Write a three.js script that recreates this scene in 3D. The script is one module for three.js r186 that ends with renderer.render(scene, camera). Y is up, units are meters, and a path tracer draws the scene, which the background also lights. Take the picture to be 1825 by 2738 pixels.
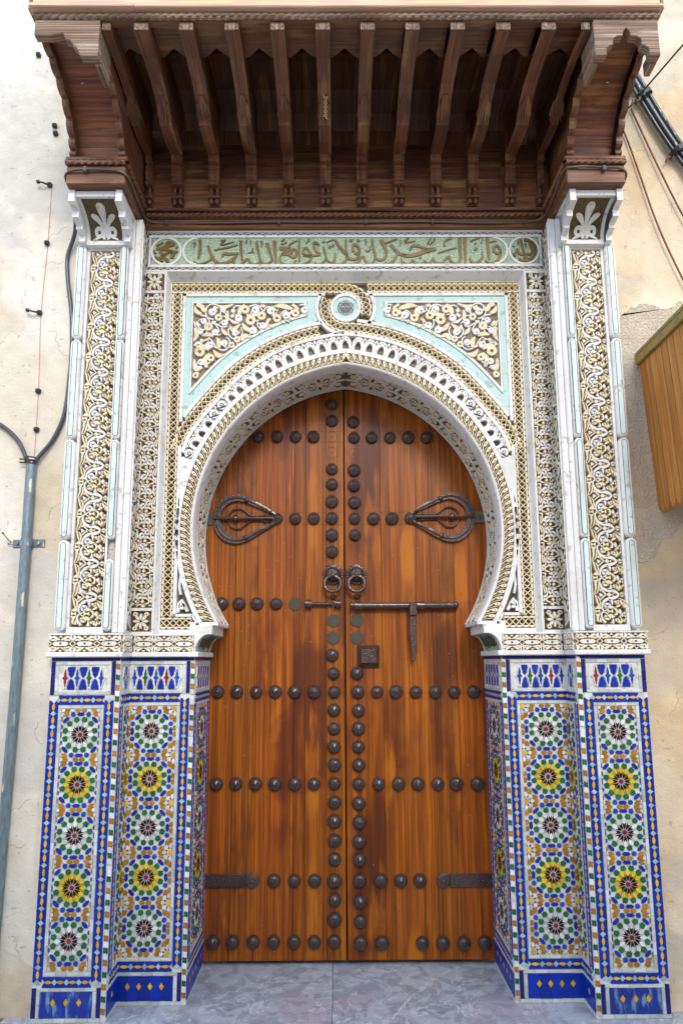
import * as THREE from 'three';
// ---------------------------------------------------------------- camera, sky, sun, exposure
const scene = new THREE.Scene();
const F = 1704.3, PX = 906.4, PY = 1509.7, FW = 2 * (1825 - PX), FH = 2 * PY;
const camera = new THREE.PerspectiveCamera(2 * Math.atan(PY / F) * 180 / Math.PI, FW / FH, 0.05, 300);
camera.setViewOffset(FW, FH, FW / 2 - PX, 0, 1825, 2738);
camera.rotation.order = 'YXZ';
camera.position.set(-0.049, 1.382, 2.825);
camera.rotation.set(0.1493, -0.004, -0.0051);
const SUNDIR = new THREE.Vector3(0.18, 0.85, 1.0).normalize();
{ // overcast bright sky, slightly blue
  const w = 64, h = 32, d = new Float32Array(w * h * 4);
  for (let j = 0; j < h; j++) for (let i = 0; i < w; i++) {
    const el = (j + 0.5) / h * Math.PI - Math.PI / 2, e = Math.max(0, Math.sin(el)), k = 0.86 + 0.34 * e;
    const o = (j * w + i) * 4;
    d[o] = 0.86 * k; d[o + 1] = 0.97 * k; d[o + 2] = 1.14 * k; d[o + 3] = 1;
  }
  const t = new THREE.DataTexture(d, w, h, THREE.RGBAFormat, THREE.FloatType);
  t.mapping = THREE.EquirectangularReflectionMapping; t.magFilter = THREE.LinearFilter; t.needsUpdate = true;
  scene.background = t; scene.environment = t; scene.backgroundIntensity = 1.0; scene.environmentIntensity = 1.0;
}
const sun = new THREE.DirectionalLight(0xfff4e6, 1.0);
sun.position.copy(SUNDIR).multiplyScalar(12); sun.target.position.set(0, 1.8, 0);
sun.castShadow = true; sun.shadow.radius = 30; sun.shadow.mapSize.set(2048, 2048);
Object.assign(sun.shadow.camera, { left: -4, right: 4, top: 4, bottom: -4, near: 1, far: 30 });
scene.add(sun, sun.target);
const renderer = new THREE.WebGLRenderer({ antialias: true });
renderer.setSize(682, 1024);
renderer.toneMapping = THREE.LinearToneMapping;
renderer.toneMappingExposure = 1.92;
renderer.shadowMap.enabled = true;

// ---------------------------------------------------------------- helpers
let seed = 12345;
const rnd = () => { seed = (seed * 1664525 + 1013904223) >>> 0; return seed / 4294967296; };
const rr = (a, b) => a + (b - a) * rnd();
const V2 = (x, y) => new THREE.Vector2(x, y);
const used = {};
const numbered = n => { const k = used[n] = (used[n] ?? -1) + 1; return k ? n + '_' + String(k).padStart(3, '0') : n; };
function thing(name, label, category, group, kind) {
  const o = new THREE.Group(); o.name = numbered(name); scene.add(o);
  if (kind) o.userData.kind = kind; if (label) o.userData.label = label; if (category) o.userData.category = category; if (group) o.userData.group = group;
  return o;
}
function part(name, parent) { const o = new THREE.Group(); o.name = name; parent.add(o); return o; }
function setShadow(m) { m.castShadow = true; m.receiveShadow = true; return m; }
const ID = (u, v, h) => [u, v, h];
class Geo {
  constructor(grain) { this.p = []; this.grain = grain; this.off = [rr(0, 3), rr(0, 3)]; }
  tri(a, b, c) { this.p.push(...a, ...b, ...c); }
  quad(a, b, c, d) { this.tri(a, b, c); this.tri(a, c, d); }
  box(x0, x1, y0, y1, z0, z1) {
    const c = [[x0, y0, z0], [x1, y0, z0], [x1, y1, z0], [x0, y1, z0], [x0, y0, z1], [x1, y0, z1], [x1, y1, z1], [x0, y1, z1]];
    for (const [a, b, d, e] of [[4, 5, 6, 7], [1, 0, 3, 2], [5, 1, 2, 6], [0, 4, 7, 3], [7, 6, 2, 3], [0, 1, 5, 4]]) this.quad(c[a], c[b], c[d], c[e]);
    return this;
  }
  // box with chamfered edges along every edge
  cbox(x0, x1, y0, y1, z0, z1, c = 0.003) {
    const X = [x0, x1], Y = [y0, y1], Z = [z0, z1];
    const P = (i, j, k, ax) => { const s = [i ? -1 : 1, j ? -1 : 1, k ? -1 : 1], q = [X[i], Y[j], Z[k]]; for (let n = 0; n < 3; n++) if (n !== ax) q[n] += s[n] * c; return q; };
    const f = (a, b, d, e) => this.quad(a, b, d, e);
    for (const i of [0, 1]) {
      const o = (a, b, d, e) => i ? f(a, b, d, e) : f(e, d, b, a);
      o(P(i, 0, 0, 0), P(i, 1, 0, 0), P(i, 1, 1, 0), P(i, 0, 1, 0));
      o(P(0, i, 1, 1), P(1, i, 1, 1), P(1, i, 0, 1), P(0, i, 0, 1));
      o(P(0, 0, i, 2), P(1, 0, i, 2), P(1, 1, i, 2), P(0, 1, i, 2));
    }
    for (const i of [0, 1]) for (const j of [0, 1]) {
      const fl = (i ^ j);
      const g = (a, b, d, e) => fl ? f(a, b, d, e) : f(e, d, b, a);
      g(P(i, j, 0, 0), P(i, j, 1, 0), P(i, j, 1, 1), P(i, j, 0, 1));
      g(P(i, 0, j, 2), P(i, 1, j, 2), P(i, 1, j, 0), P(i, 0, j, 0));
      g(P(0, i, j, 1), P(1, i, j, 1), P(1, i, j, 2), P(0, i, j, 2));
      for (const k of [0, 1]) { const a = P(i, j, k, 0), b = P(i, j, k, 1), d = P(i, j, k, 2); (fl ^ k) ? this.tri(a, b, d) : this.tri(b, a, d); }
    }
    return this;
  }
  // polygon (array of [u,v]) extruded h0..h1 through map M; holes optional; ch = chamfer
  prism(poly, h0, h1, M = ID, holes = [], ch = 0) {
    const area = THREE.ShapeUtils.area(poly.map(q => V2(q[0], q[1])));
    const P = area < 0 ? poly.slice().reverse() : poly;
    const H = holes.map(h => THREE.ShapeUtils.area(h.map(q => V2(q[0], q[1]))) > 0 ? h.slice().reverse() : h);
    const ins = ch ? inset(P, ch) : P;
    const all = [ins, ...H].flat();
    for (const [a, b, c] of THREE.ShapeUtils.triangulateShape(ins.map(q => V2(q[0], q[1])), H.map(h => h.map(q => V2(q[0], q[1])))))
      this.tri(M(all[a][0], all[a][1], h1), M(all[b][0], all[b][1], h1), M(all[c][0], all[c][1], h1));
    const wall = (R, a, b) => { for (let i = 0; i < R.length; i++) { const q = R[i], r = R[(i + 1) % R.length]; this.quad(M(q[0], q[1], a), M(r[0], r[1], a), M(r[0], r[1], b), M(q[0], q[1], b)); } };
    if (ch) {
      wall(P, h0, h1 - ch);
      for (let i = 0; i < P.length; i++) { const j = (i + 1) % P.length; this.quad(M(P[i][0], P[i][1], h1 - ch), M(P[j][0], P[j][1], h1 - ch), M(ins[j][0], ins[j][1], h1), M(ins[i][0], ins[i][1], h1)); }
    } else wall(P, h0, h1);
    for (const h of H) wall(h, h0, h1);
    return this;
  }
  // ribbon through points [u,v,w]; smooth = subdivisions per span
  ribbon(pts, h0, h1, M = ID, smooth = 4, closed = false) {
    const q = smooth > 1 && pts.length > 2 ? spline(pts, smooth, closed) : pts;
    const n = q.length, L = [], R = [];
    for (let i = 0; i < n; i++) {
      const a = q[closed ? (i - 1 + n) % n : Math.max(0, i - 1)], b = q[closed ? (i + 1) % n : Math.min(n - 1, i + 1)];
      let dx = b[0] - a[0], dy = b[1] - a[1]; const l = Math.hypot(dx, dy) || 1; dx /= l; dy /= l;
      const w = q[i][2] / 2; L.push([q[i][0] - dy * w, q[i][1] + dx * w]); R.push([q[i][0] + dy * w, q[i][1] - dx * w]);
    }
    const m = closed ? n : n - 1;
    for (let i = 0; i < m; i++) {
      const j = (i + 1) % n, A = M(...R[i], h1), B = M(...R[j], h1), C = M(...L[j], h1), D = M(...L[i], h1);
      this.quad(A, B, C, D);
      this.quad(M(...R[i], h0), M(...R[j], h0), B, A);
      this.quad(M(...L[j], h0), M(...L[i], h0), D, C);
    }
    if (!closed) {
      this.quad(M(...L[0], h0), M(...R[0], h0), M(...R[0], h1), M(...L[0], h1));
      const e = n - 1; this.quad(M(...R[e], h0), M(...L[e], h0), M(...L[e], h1), M(...R[e], h1));
    }
    return this;
  }
  disc(x, y, r, h0, h1, M = ID, n = 12) { return this.prism(circle(x, y, r, n), h0, h1, M); }
  ring(x, y, r0, r1, h0, h1, M = ID, n = 16) { return this.ribbon(circle(x, y, (r0 + r1) / 2, n).map(q => [...q, r1 - r0]), h0, h1, M, 1, true); }
  merge(g, m4) {
    const a = g.index ? g.toNonIndexed() : g.clone(); if (m4) a.applyMatrix4(m4);
    const p = a.attributes.position.array; for (let i = 0; i < p.length; i++) this.p.push(p[i]);
    return this;
  }
  lathe(pts, n, m4) { return this.merge(new THREE.LatheGeometry(pts.map(q => V2(q[0], q[1])), n), m4); }
  tube(pts, r, n = 8, seg = 0, closed = false) {
    const c = new THREE.CatmullRomCurve3(pts.map(q => new THREE.Vector3(...q)), closed, 'centripetal');
    return this.merge(new THREE.TubeGeometry(c, seg || pts.length * 8, r, n, closed));
  }
  geometry(flip, smooth) {
    const p = new Float32Array(this.p), n = p.length / 9;
    if (flip) for (let i = 0; i < n; i++) for (let k = 0; k < 3; k++) { const t = p[i * 9 + 3 + k]; p[i * 9 + 3 + k] = p[i * 9 + 6 + k]; p[i * 9 + 6 + k] = t; }
    const uv = new Float32Array(n * 6), G = { x: 0, y: 1, z: 2 }[this.grain ?? 'y'];
    for (let i = 0; i < n; i++) {
      const o = i * 9, ax = p[o + 3] - p[o], ay = p[o + 4] - p[o + 1], az = p[o + 5] - p[o + 2], bx = p[o + 6] - p[o], by = p[o + 7] - p[o + 1], bz = p[o + 8] - p[o + 2];
      const nn = [Math.abs(ay * bz - az * by), Math.abs(az * bx - ax * bz), Math.abs(ax * by - ay * bx)];
      const d = nn[0] > nn[1] ? (nn[0] > nn[2] ? 0 : 2) : (nn[1] > nn[2] ? 1 : 2);
      const rest = [0, 1, 2].filter(k => k !== d), v = rest.includes(G) ? G : rest[1], u = rest.find(k => k !== v);
      for (let k = 0; k < 3; k++) { uv[i * 6 + k * 2] = p[o + k * 3 + u] + this.off[0]; uv[i * 6 + k * 2 + 1] = p[o + k * 3 + v] + this.off[1]; }
    }
    let g = new THREE.BufferGeometry();
    g.setAttribute('position', new THREE.BufferAttribute(p, 3)); g.setAttribute('uv', new THREE.BufferAttribute(uv, 2));
    if (smooth) g = toCreasedNormals(g, smooth); else g.computeVertexNormals();
    return g;
  }
  build(name, mat, parent, opt = {}) {
    const m = setShadow(new THREE.Mesh(this.geometry(opt.flip, opt.smooth), mat)); m.name = parent ? name : numbered(name);
    if (opt.label) m.userData.label = opt.label; if (opt.kind) m.userData.kind = opt.kind; if (opt.category) m.userData.category = opt.category; if (opt.group) m.userData.group = opt.group;
    (parent ?? scene).add(m); return m;
  }
}
import { toCreasedNormals } from 'three/addons/utils/BufferGeometryUtils.js';
const circle = (x, y, r, n = 16, a0 = 0) => Array.from({ length: n }, (_, i) => [x + r * Math.cos(a0 + i / n * 2 * Math.PI), y + r * Math.sin(a0 + i / n * 2 * Math.PI)]);
const arcp = (x, y, r, a0, a1, n = 12) => Array.from({ length: n + 1 }, (_, i) => { const a = (a0 + (a1 - a0) * i / n) * Math.PI / 180; return [x + r * Math.cos(a), y + r * Math.sin(a)]; });
const star = (n, r0, r1, a0 = 0) => Array.from({ length: 2 * n }, (_, i) => { const a = a0 + i * Math.PI / n, r = i % 2 ? r1 : r0; return [r * Math.cos(a), r * Math.sin(a)]; });
function inset(P, d) {
  const n = P.length, o = [];
  for (let i = 0; i < n; i++) {
    const a = P[(i - 1 + n) % n], b = P[i], c = P[(i + 1) % n];
    let ux = b[0] - a[0], uy = b[1] - a[1], vx = c[0] - b[0], vy = c[1] - b[1]; const lu = Math.hypot(ux, uy) || 1, lv = Math.hypot(vx, vy) || 1; ux /= lu; uy /= lu; vx /= lv; vy /= lv;
    let nx = -uy - vy, ny = ux + vx; const l = Math.hypot(nx, ny) || 1; nx /= l; ny /= l;
    const k = Math.min(2, 1 / Math.max(0.35, nx * -uy + ny * ux)); o.push([b[0] + nx * d * k, b[1] + ny * d * k]);
  }
  return o;
}
function spline(pts, sub, closed) {
  const n = pts.length, o = [], at = i => closed ? pts[(i + n) % n] : pts[Math.min(n - 1, Math.max(0, i))];
  for (let i = 0; i < (closed ? n : n - 1); i++) {
    const a = at(i - 1), b = at(i), c = at(i + 1), d = at(i + 2);
    for (let s = 0; s < sub; s++) {
      const t = s / sub, t2 = t * t, t3 = t2 * t;
      o.push(b.map((_, k) => 0.5 * (2 * b[k] + (c[k] - a[k]) * t + (2 * a[k] - 5 * b[k] + 4 * c[k] - d[k]) * t2 + (3 * b[k] - a[k] - 3 * c[k] + d[k]) * t3)));
    }
  }
  if (!closed) o.push(pts[n - 1]);
  for (const q of o) if (q.length > 2) q[2] = Math.max(q[2], 0.0008);
  return o;
}
function clip(poly, x0, x1, y0, y1) {
  for (const [k, v, s] of [[0, x0, 1], [0, x1, -1], [1, y0, 1], [1, y1, -1]]) {
    const o = []; const ins = q => (q[k] - v) * s >= 0;
    for (let i = 0; i < poly.length; i++) {
      const a = poly[i], b = poly[(i + 1) % poly.length], A = ins(a), B = ins(b);
      if (A) o.push(a); if (A !== B) { const t = (v - a[k]) / (b[k] - a[k]); o.push([a[0] + (b[0] - a[0]) * t, a[1] + (b[1] - a[1]) * t]); }
    }
    poly = o; if (poly.length < 3) return null;
  }
  const A = Math.abs(THREE.ShapeUtils.area(poly.map(q => V2(q[0], q[1])))); return A > 4e-6 ? poly : null;
}
// offset a polyline sideways
function offs(pts, d) {
  return pts.map((q, i) => { const a = pts[Math.max(0, i - 1)], b = pts[Math.min(pts.length - 1, i + 1)], l = Math.hypot(b[0] - a[0], b[1] - a[1]) || 1; return [q[0] - (b[1] - a[1]) / l * d, q[1] + (b[0] - a[0]) / l * d]; });
}
function resample(pts, step) {
  const o = [pts[0]]; let acc = 0;
  let L = 0; for (let i = 1; i < pts.length; i++) L += Math.hypot(pts[i][0] - pts[i - 1][0], pts[i][1] - pts[i - 1][1]);
  const n = Math.max(1, Math.round(L / step)), st = L / n; let want = st;
  for (let i = 1; i < pts.length; i++) {
    const a = pts[i - 1], b = pts[i], l = Math.hypot(b[0] - a[0], b[1] - a[1]);
    while (want <= acc + l + 1e-9 && o.length < n) { const t = (want - acc) / l; o.push([a[0] + (b[0] - a[0]) * t, a[1] + (b[1] - a[1]) * t]); want += st; }
    acc += l;
  }
  o.push(pts[pts.length - 1]); return o;
}
// ---------------------------------------------------------------- noise and textures
const PERM = new Uint16Array(512); { const a = Array.from({ length: 256 }, (_, i) => i); for (let i = 255; i > 0; i--) { const j = Math.floor(rnd() * (i + 1)); [a[i], a[j]] = [a[j], a[i]]; } for (let i = 0; i < 512; i++) PERM[i] = a[i & 255]; }
function vn(x, y, px, py) { // periodic value noise
  const xi = Math.floor(x), yi = Math.floor(y), fx = x - xi, fy = y - yi, sx = fx * fx * (3 - 2 * fx), sy = fy * fy * (3 - 2 * fy);
  const m = (a, p) => ((a % p) + p) % p, h = (a, b) => PERM[(PERM[m(a, px) & 255] + m(b, py)) & 511] / 255;
  const a = h(xi, yi), b = h(xi + 1, yi), c = h(xi, yi + 1), d = h(xi + 1, yi + 1);
  return a + (b - a) * sx + (c - a) * sy + (a - b - c + d) * sx * sy;
}
function fbm(u, v, fx, fy, oct, g = 0.5) { let s = 0, a = 1, t = 0; for (let o = 0; o < oct; o++) { s += a * vn(u * fx + o * 17.3 % 1, v * fy, fx, fy); t += a; a *= g; fx *= 2; fy *= 2; } return s / t; }
const sst = (a, b, x) => { const t = Math.min(1, Math.max(0, (x - a) / (b - a))); return t * t * (3 - 2 * t); };
const mix = (a, b, t) => a + (b - a) * t, mix3 = (a, b, t) => [mix(a[0], b[0], t), mix(a[1], b[1], t), mix(a[2], b[2], t)];
function tex(w, h, size, fn, srgb = true, sizeY) { // fn(u,v) -> [r,g,b] 0..1 (sRGB values)
  const d = new Uint8Array(w * h * 4);
  for (let j = 0; j < h; j++) for (let i = 0; i < w; i++) { const c = fn((i + 0.5) / w, (j + 0.5) / h), o = (j * w + i) * 4; for (let k = 0; k < 3; k++) d[o + k] = Math.max(0, Math.min(255, c[k] * 255)); d[o + 3] = 255; }
  const t = new THREE.DataTexture(d, w, h); t.magFilter = THREE.LinearFilter; t.minFilter = THREE.LinearMipmapLinearFilter; t.generateMipmaps = true;
  t.wrapS = t.wrapT = THREE.RepeatWrapping; t.repeat.set(1 / size, 1 / (sizeY ?? size)); if (srgb) t.colorSpace = THREE.SRGBColorSpace; t.needsUpdate = true; return t;
}
const gray = v => [v, v, v];
// ---------------------------------------------------------------- materials
const S = (c, o = {}) => { const m = new THREE.MeshStandardMaterial({ roughness: 0.8, ...o }); if (c) m.color.setRGB(...c); return m; };
const P = (c, o = {}) => { const m = new THREE.MeshPhysicalMaterial({ roughness: 0.5, ...o }); if (c) m.color.setRGB(...c); return m; };
const tStain = tex(512, 512, 0.9, (u, v) => { const a = fbm(u, v, 5, 5, 5), b = fbm(u + 0.3, v, 40, 40, 3), c = fbm(u, v, 60, 8, 3); const d = sst(0.56, 0.8, a) * 0.06 + sst(0.66, 0.8, b) * 0.14 + sst(0.66, 0.85, c) * 0.04; return [1 - d, 1 - d * 1.1, 1 - d * 1.35]; });
const tFine = tex(512, 512, 0.35, (u, v) => gray(0.5 * fbm(u, v, 24, 24, 4) + 0.5 * fbm(u + 0.5, v + 0.2, 8, 8, 3)), false);
const tChip = tex(512, 512, 0.10, (u, v) => gray(sst(0.35, 0.65, fbm(u, v, 14, 14, 3)) * 0.7 + 0.3 * fbm(u, v, 60, 60, 2)), false);
const tDirt = tex(512, 512, 0.5, (u, v) => { const a = fbm(u, v, 20, 20, 4), k = 0.72 + 0.5 * a; return [Math.min(1, k), Math.min(1, k * 0.99), Math.min(1, k * 0.97)]; });
function plaster(base, alt, dirt, gre, seedo, cracks) {
  // crack polylines in texture space
  const N = 1024, crack = new Float32Array(N * N);
  for (let c = 0; c < cracks; c++) {
    let x = rnd() * N, y = rnd() * N, a = rnd() * 6.28, l = rr(60, 200);
    for (let i = 0; i < l; i++) { a += rr(-0.45, 0.45); x += Math.cos(a) * 1.2; y += Math.sin(a) * 1.2; const xi = ((Math.round(x) % N) + N) % N, yi = ((Math.round(y) % N) + N) % N; crack[yi * N + xi] = Math.max(crack[yi * N + xi], rr(0.25, 0.8) * (1 - i / l)); }
  }
  return tex(N, N, 2.6, (u, v) => {
    const uu = (u + seedo) % 1, a = fbm(uu, v, 3, 3, 6), b = fbm(uu, (v + 0.37) % 1, 6, 5, 6), c = fbm(uu, v, 50, 50, 3), s = fbm(uu, v, 40, 3, 4);
    let q = mix3(base, alt, sst(0.42, 0.62, a)); q = mix3(q, dirt, sst(0.52, 0.70, b) * 0.65); q = mix3(q, gre, sst(0.56, 0.66, fbm(uu, v, 4, 7, 6)) * 0.75); q = mix3(q, dirt, sst(0.6, 0.8, s) * 0.25);
    const k = 0.94 + 0.1 * c - (vn(uu * 160, v * 160, 160, 160) > 0.93 ? 0.12 : 0);
    const cr = crack[Math.floor(v * N) * N + Math.floor(u * N)];
    return [q[0] * k * (1 - cr * 0.55), q[1] * k * (1 - cr * 0.6), q[2] * k * (1 - cr * 0.62)];
  });
}
const bPl = tex(1024, 1024, 1.3, (u, v) => gray(0.55 * fbm(u, v, 5, 5, 5) + 0.3 * fbm(u, v, 40, 40, 3) + 0.15 * vn(u * 220, v * 220, 220, 220)), false);
const woodT = (cols, size, sizeY, fx, fy, contrast, patch) => tex(512, 1024, size, (u, v) => {
  const w = fbm(u, v, 3, 2, 3) * 0.08, g = fbm((u + w) % 1, v, fx, fy, 5, 0.6), f = fbm(u, v, fx * 5, fy * 2, 2), p = fbm(u, v, 3, 4, 5), k2 = fbm((u + 0.5) % 1, v, 10, 5, 5);
  let t = sst(0.22, 0.78, g * 0.75 + f * 0.25), q = mix3(cols[0], cols[1], t); q = mix3(q, cols[2], sst(0.5, 0.72, p) * patch); q = mix3(q, cols[3], sst(0.58, 0.74, k2) * patch);
  const k = 1 + (f - 0.5) * contrast - (vn(u * 170, v * 60, 170, 60) > 0.965 ? 0.25 : 0); return q.map(x => x * k);
}, true, sizeY);
const tDoor = woodT([[0.46, 0.222, 0.013], [0.66, 0.365, 0.020], [0.33, 0.130, 0.018], [0.70, 0.415, 0.035]], 0.75, 1.9, 34, 3, 0.30, 0.75);
const tDark = woodT([[0.37, 0.225, 0.145], [0.51, 0.325, 0.205], [0.31, 0.175, 0.115], [0.57, 0.43, 0.275]], 0.5, 0.9, 22, 3, 0.4, 0.7);
const tOld = woodT([[0.46, 0.37, 0.31], [0.60, 0.51, 0.44], [0.38, 0.28, 0.23], [0.66, 0.60, 0.53]], 0.4, 0.9, 26, 3, 0.6, 0.6);
const tPine = woodT([[0.70, 0.46, 0.22], [0.80, 0.56, 0.28], [0.63, 0.40, 0.19], [0.83, 0.61, 0.34]], 0.4, 1.1, 18, 2, 0.2, 0.35);
const tFascia = woodT([[0.80, 0.65, 0.55], [0.87, 0.74, 0.64], [0.78, 0.65, 0.60], [0.90, 0.78, 0.58]], 0.5, 0.9, 20, 2, 0.25, 0.7);
const bWood = tex(512, 1024, 0.4, (u, v) => gray(fbm(u, v, 60, 4, 4)), false, 0.8);
const tMarble = tex(1024, 1024, 1.25, (u, v) => {
  const wx = fbm(u, v, 5, 5, 5), wy = fbm((u + 0.41) % 1, v, 5, 5, 5);
  const r1 = Math.abs(fbm(u + (wx - 0.5) * 0.35, v + (wy - 0.5) * 0.35, 14, 20, 4) - 0.5), r2 = Math.abs(fbm(u + (wy - 0.5) * 0.5, v + (wx - 0.5) * 0.3, 9, 7, 5) - 0.5), pk = fbm(u + wx * 0.3, v + wy * 0.2, 7, 8, 5), fl = fbm(u + wx * 0.25, v - wy * 0.25, 30, 24, 3);
  let q = mix3([0.58, 0.605, 0.645], [0.68, 0.705, 0.745], sst(0.35, 0.65, fl)); q = mix3(q, [0.64, 0.55, 0.59], sst(0.56, 0.68, pk) * 0.35); q = mix3(q, [0.80, 0.81, 0.84], (1 - sst(0.0, 0.035, r1)) * 0.75); q = mix3(q, [0.48, 0.49, 0.55], (1 - sst(0.0, 0.018, r2)) * 0.55); return q;
});
const M = {
  wallL: S(null, { map: plaster([0.84, 0.80, 0.73], [0.87, 0.85, 0.805], [0.78, 0.71, 0.60], [0.78, 0.765, 0.735], 0.13, 26), bumpMap: bPl, bumpScale: 0.005, roughness: 0.95 }),
  wallR: S(null, { map: plaster([0.87, 0.80, 0.69], [0.90, 0.85, 0.76], [0.79, 0.68, 0.53], [0.77, 0.72, 0.65], 0.61, 30), bumpMap: bPl, bumpScale: 0.006, roughness: 0.95 }),
  cement: S(null, { map: plaster([0.83, 0.77, 0.69], [0.86, 0.81, 0.74], [0.76, 0.69, 0.59], [0.77, 0.74, 0.70], 0.3, 10), bumpMap: tChip, bumpScale: 0.006, roughness: 1 }),
  opp: S([0.66, 0.62, 0.56], { bumpMap: bPl, bumpScale: 0.01, roughness: 0.95 }),
  white: S([0.76, 0.76, 0.76], { map: tStain, bumpMap: tFine, bumpScale: 0.0015, roughness: 0.62 }),
  cream: S([0.79, 0.695, 0.49], { map: tStain, bumpMap: tFine, bumpScale: 0.0012, roughness: 0.7 }),
  gold: S([0.80, 0.60, 0.28], { map: tStain, bumpMap: tFine, bumpScale: 0.001, roughness: 0.65 }),
  brown: S([0.165, 0.118, 0.076], { map: tDirt, bumpMap: tChip, bumpScale: 0.003, roughness: 0.95 }),
  taupe: S([0.30, 0.245, 0.18], { map: tDirt, bumpMap: tChip, bumpScale: 0.003, roughness: 0.95 }),
  olive: S([0.15, 0.115, 0.055], { map: tDirt, bumpMap: tChip, bumpScale: 0.006, roughness: 0.75 }),
  teal: S([0.49, 0.68, 0.65], { map: tStain, bumpMap: tFine, bumpScale: 0.001, roughness: 0.65 }),
  inlay: S([0.63, 0.78, 0.79], { map: tStain, roughness: 0.6 }),
  mint: S([0.50, 0.66, 0.50], { map: tex(512, 512, 0.22, (u, v) => { const a = Math.abs(fbm(u, v, 12, 12, 4) - 0.5), k = 1 - (1 - sst(0.0, 0.03, a)) * 0.28; return [k, k * 0.99, k * 0.97]; }), bumpMap: tChip, bumpScale: 0.006, roughness: 0.8 }),
  gilt: S([0.175, 0.110, 0.022], { map: tDirt, roughness: 0.5, metalness: 0.15 }),
  moss: S([0.33, 0.52, 0.42], { map: tDirt, bumpMap: tChip, bumpScale: 0.003, roughness: 0.75 }),
  line: S([0.095, 0.060, 0.042], { roughness: 0.9 }),
  dark: P(null, { map: tDark, bumpMap: bWood, bumpScale: 0.0025, roughness: 0.48, clearcoat: 0.15, clearcoatRoughness: 0.4 }),
  dark2: P([1, 0.96, 0.94], { map: tDark, bumpMap: bWood, bumpScale: 0.0025, roughness: 0.5, clearcoat: 0.1, clearcoatRoughness: 0.4 }),
  ochreWood: P([1.2, 1.22, 0.95], { map: tDark, bumpMap: bWood, bumpScale: 0.0025, roughness: 0.55 }),
  redWood: P([1.35, 1.08, 1.05], { map: tDark, bumpMap: bWood, bumpScale: 0.0025, roughness: 0.42, clearcoat: 0.2, clearcoatRoughness: 0.35 }),
  old: S(null, { map: tOld, bumpMap: bWood, bumpScale: 0.004, roughness: 0.85 }),
  fascia: S(null, { map: tFascia, bumpMap: bWood, bumpScale: 0.003, roughness: 0.8 }),
  pine: [1, 0.92, 1.06].map(k => S([k, k * 0.98, k * 0.94], { map: tPine, bumpMap: bWood, bumpScale: 0.0015, roughness: 0.55 })),
  trim: S([0.33, 0.25, 0.07], { map: tDirt, roughness: 0.7 }),
  door: [[1, 1, 1], [0.86, 0.80, 0.78], [1.0, 0.92, 0.85], [0.92, 0.98, 1.0]].map(c => P(c, { map: tDoor, bumpMap: bWood, bumpScale: 0.0012, roughness: 0.46, specularIntensity: 0.6, clearcoat: 0.12, clearcoatRoughness: 0.22 })),
  chip: S([0.52, 0.33, 0.17], { map: tDirt, roughness: 0.9 }),
  iron: P([0.075, 0.047, 0.043], { roughness: 0.28, metalness: 0.5, clearcoat: 0.7, clearcoatRoughness: 0.14, bumpMap: tChip, bumpScale: 0.0012 }),
  disc: S([0.15, 0.135, 0.115], { map: tDirt, bumpMap: tChip, bumpScale: 0.002, roughness: 0.6, metalness: 0.3 }),
  marble: P(null, { map: tMarble, roughness: 0.30, clearcoat: 0.2, clearcoatRoughness: 0.3, bumpMap: tFine, bumpScale: 0.0006 }),
  paving: S([0.30, 0.28, 0.26], { map: tDirt, bumpMap: bPl, bumpScale: 0.01, roughness: 0.9 }),
  grout: S([0.70, 0.70, 0.68], { map: tDirt, roughness: 0.9 }),
  zinc: P(null, { map: tex(256, 512, 0.16, (u, v) => { const a = fbm(u, v, 6, 5, 5), b = fbm(u, v, 24, 20, 3), k = 0.85 + 0.3 * b; return mix3([0.47 * k, 0.53 * k, 0.56 * k], [0.82, 0.77, 0.70], sst(0.69, 0.71, a)); }, true, 0.5), metalness: 0.55, roughness: 0.5, bumpMap: tFine, bumpScale: 0.001 }),
  black: S([0.025, 0.028, 0.034], { roughness: 0.5 }),
  cable: P([0.035, 0.045, 0.06], { roughness: 0.4, clearcoat: 0.3 }),
  grey: S([0.10, 0.085, 0.075], { roughness: 0.5 }),
  rust: S([0.19, 0.075, 0.035], { roughness: 0.7 }),
  chain: P([0.62, 0.46, 0.16], { metalness: 0.3, roughness: 0.45 }),
  thread: S([0.48, 0.22, 0.18], { roughness: 0.9 }),
  roof: P([0.03, 0.11, 0.04], { roughness: 0.35, clearcoat: 0.4 }),
};
for (const k of ['fascia', 'old']) M[k].side = THREE.FrontSide;
// glazed tile colours, two tones each
const tGlaze = tex(256, 256, 0.09, (u, v) => { const k = 0.90 + 0.16 * fbm(u, v, 5, 5, 4); return gray(Math.min(1, k)); });
const glaze = c => [1, 0.80, 0.90, 1.12].map((k, i) => P([c[0] * k, c[1] * k, c[2] * k], { map: tGlaze, roughness: 0.30 + 0.05 * i, specularIntensity: 0.55, bumpMap: tFine, bumpScale: 0.0008 }));
const Z = { cobalt: glaze([0.004, 0.030, 0.36]), navy: glaze([0.012, 0.014, 0.17]), blue: glaze([0.006, 0.070, 0.44]), green: glaze([0.012, 0.145, 0.055]), ochre: glaze([0.40, 0.18, 0.018]), yellow: glaze([0.80, 0.43, 0.015]), lemon: glaze([0.68, 0.52, 0.03]), red: glaze([0.28, 0.012, 0.045]), black: glaze([0.018, 0.011, 0.010]), white: glaze([0.70, 0.70, 0.69]), frame: glaze([0.58, 0.63, 0.62]), pale: glaze([0.38, 0.52, 0.58]) };
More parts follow.
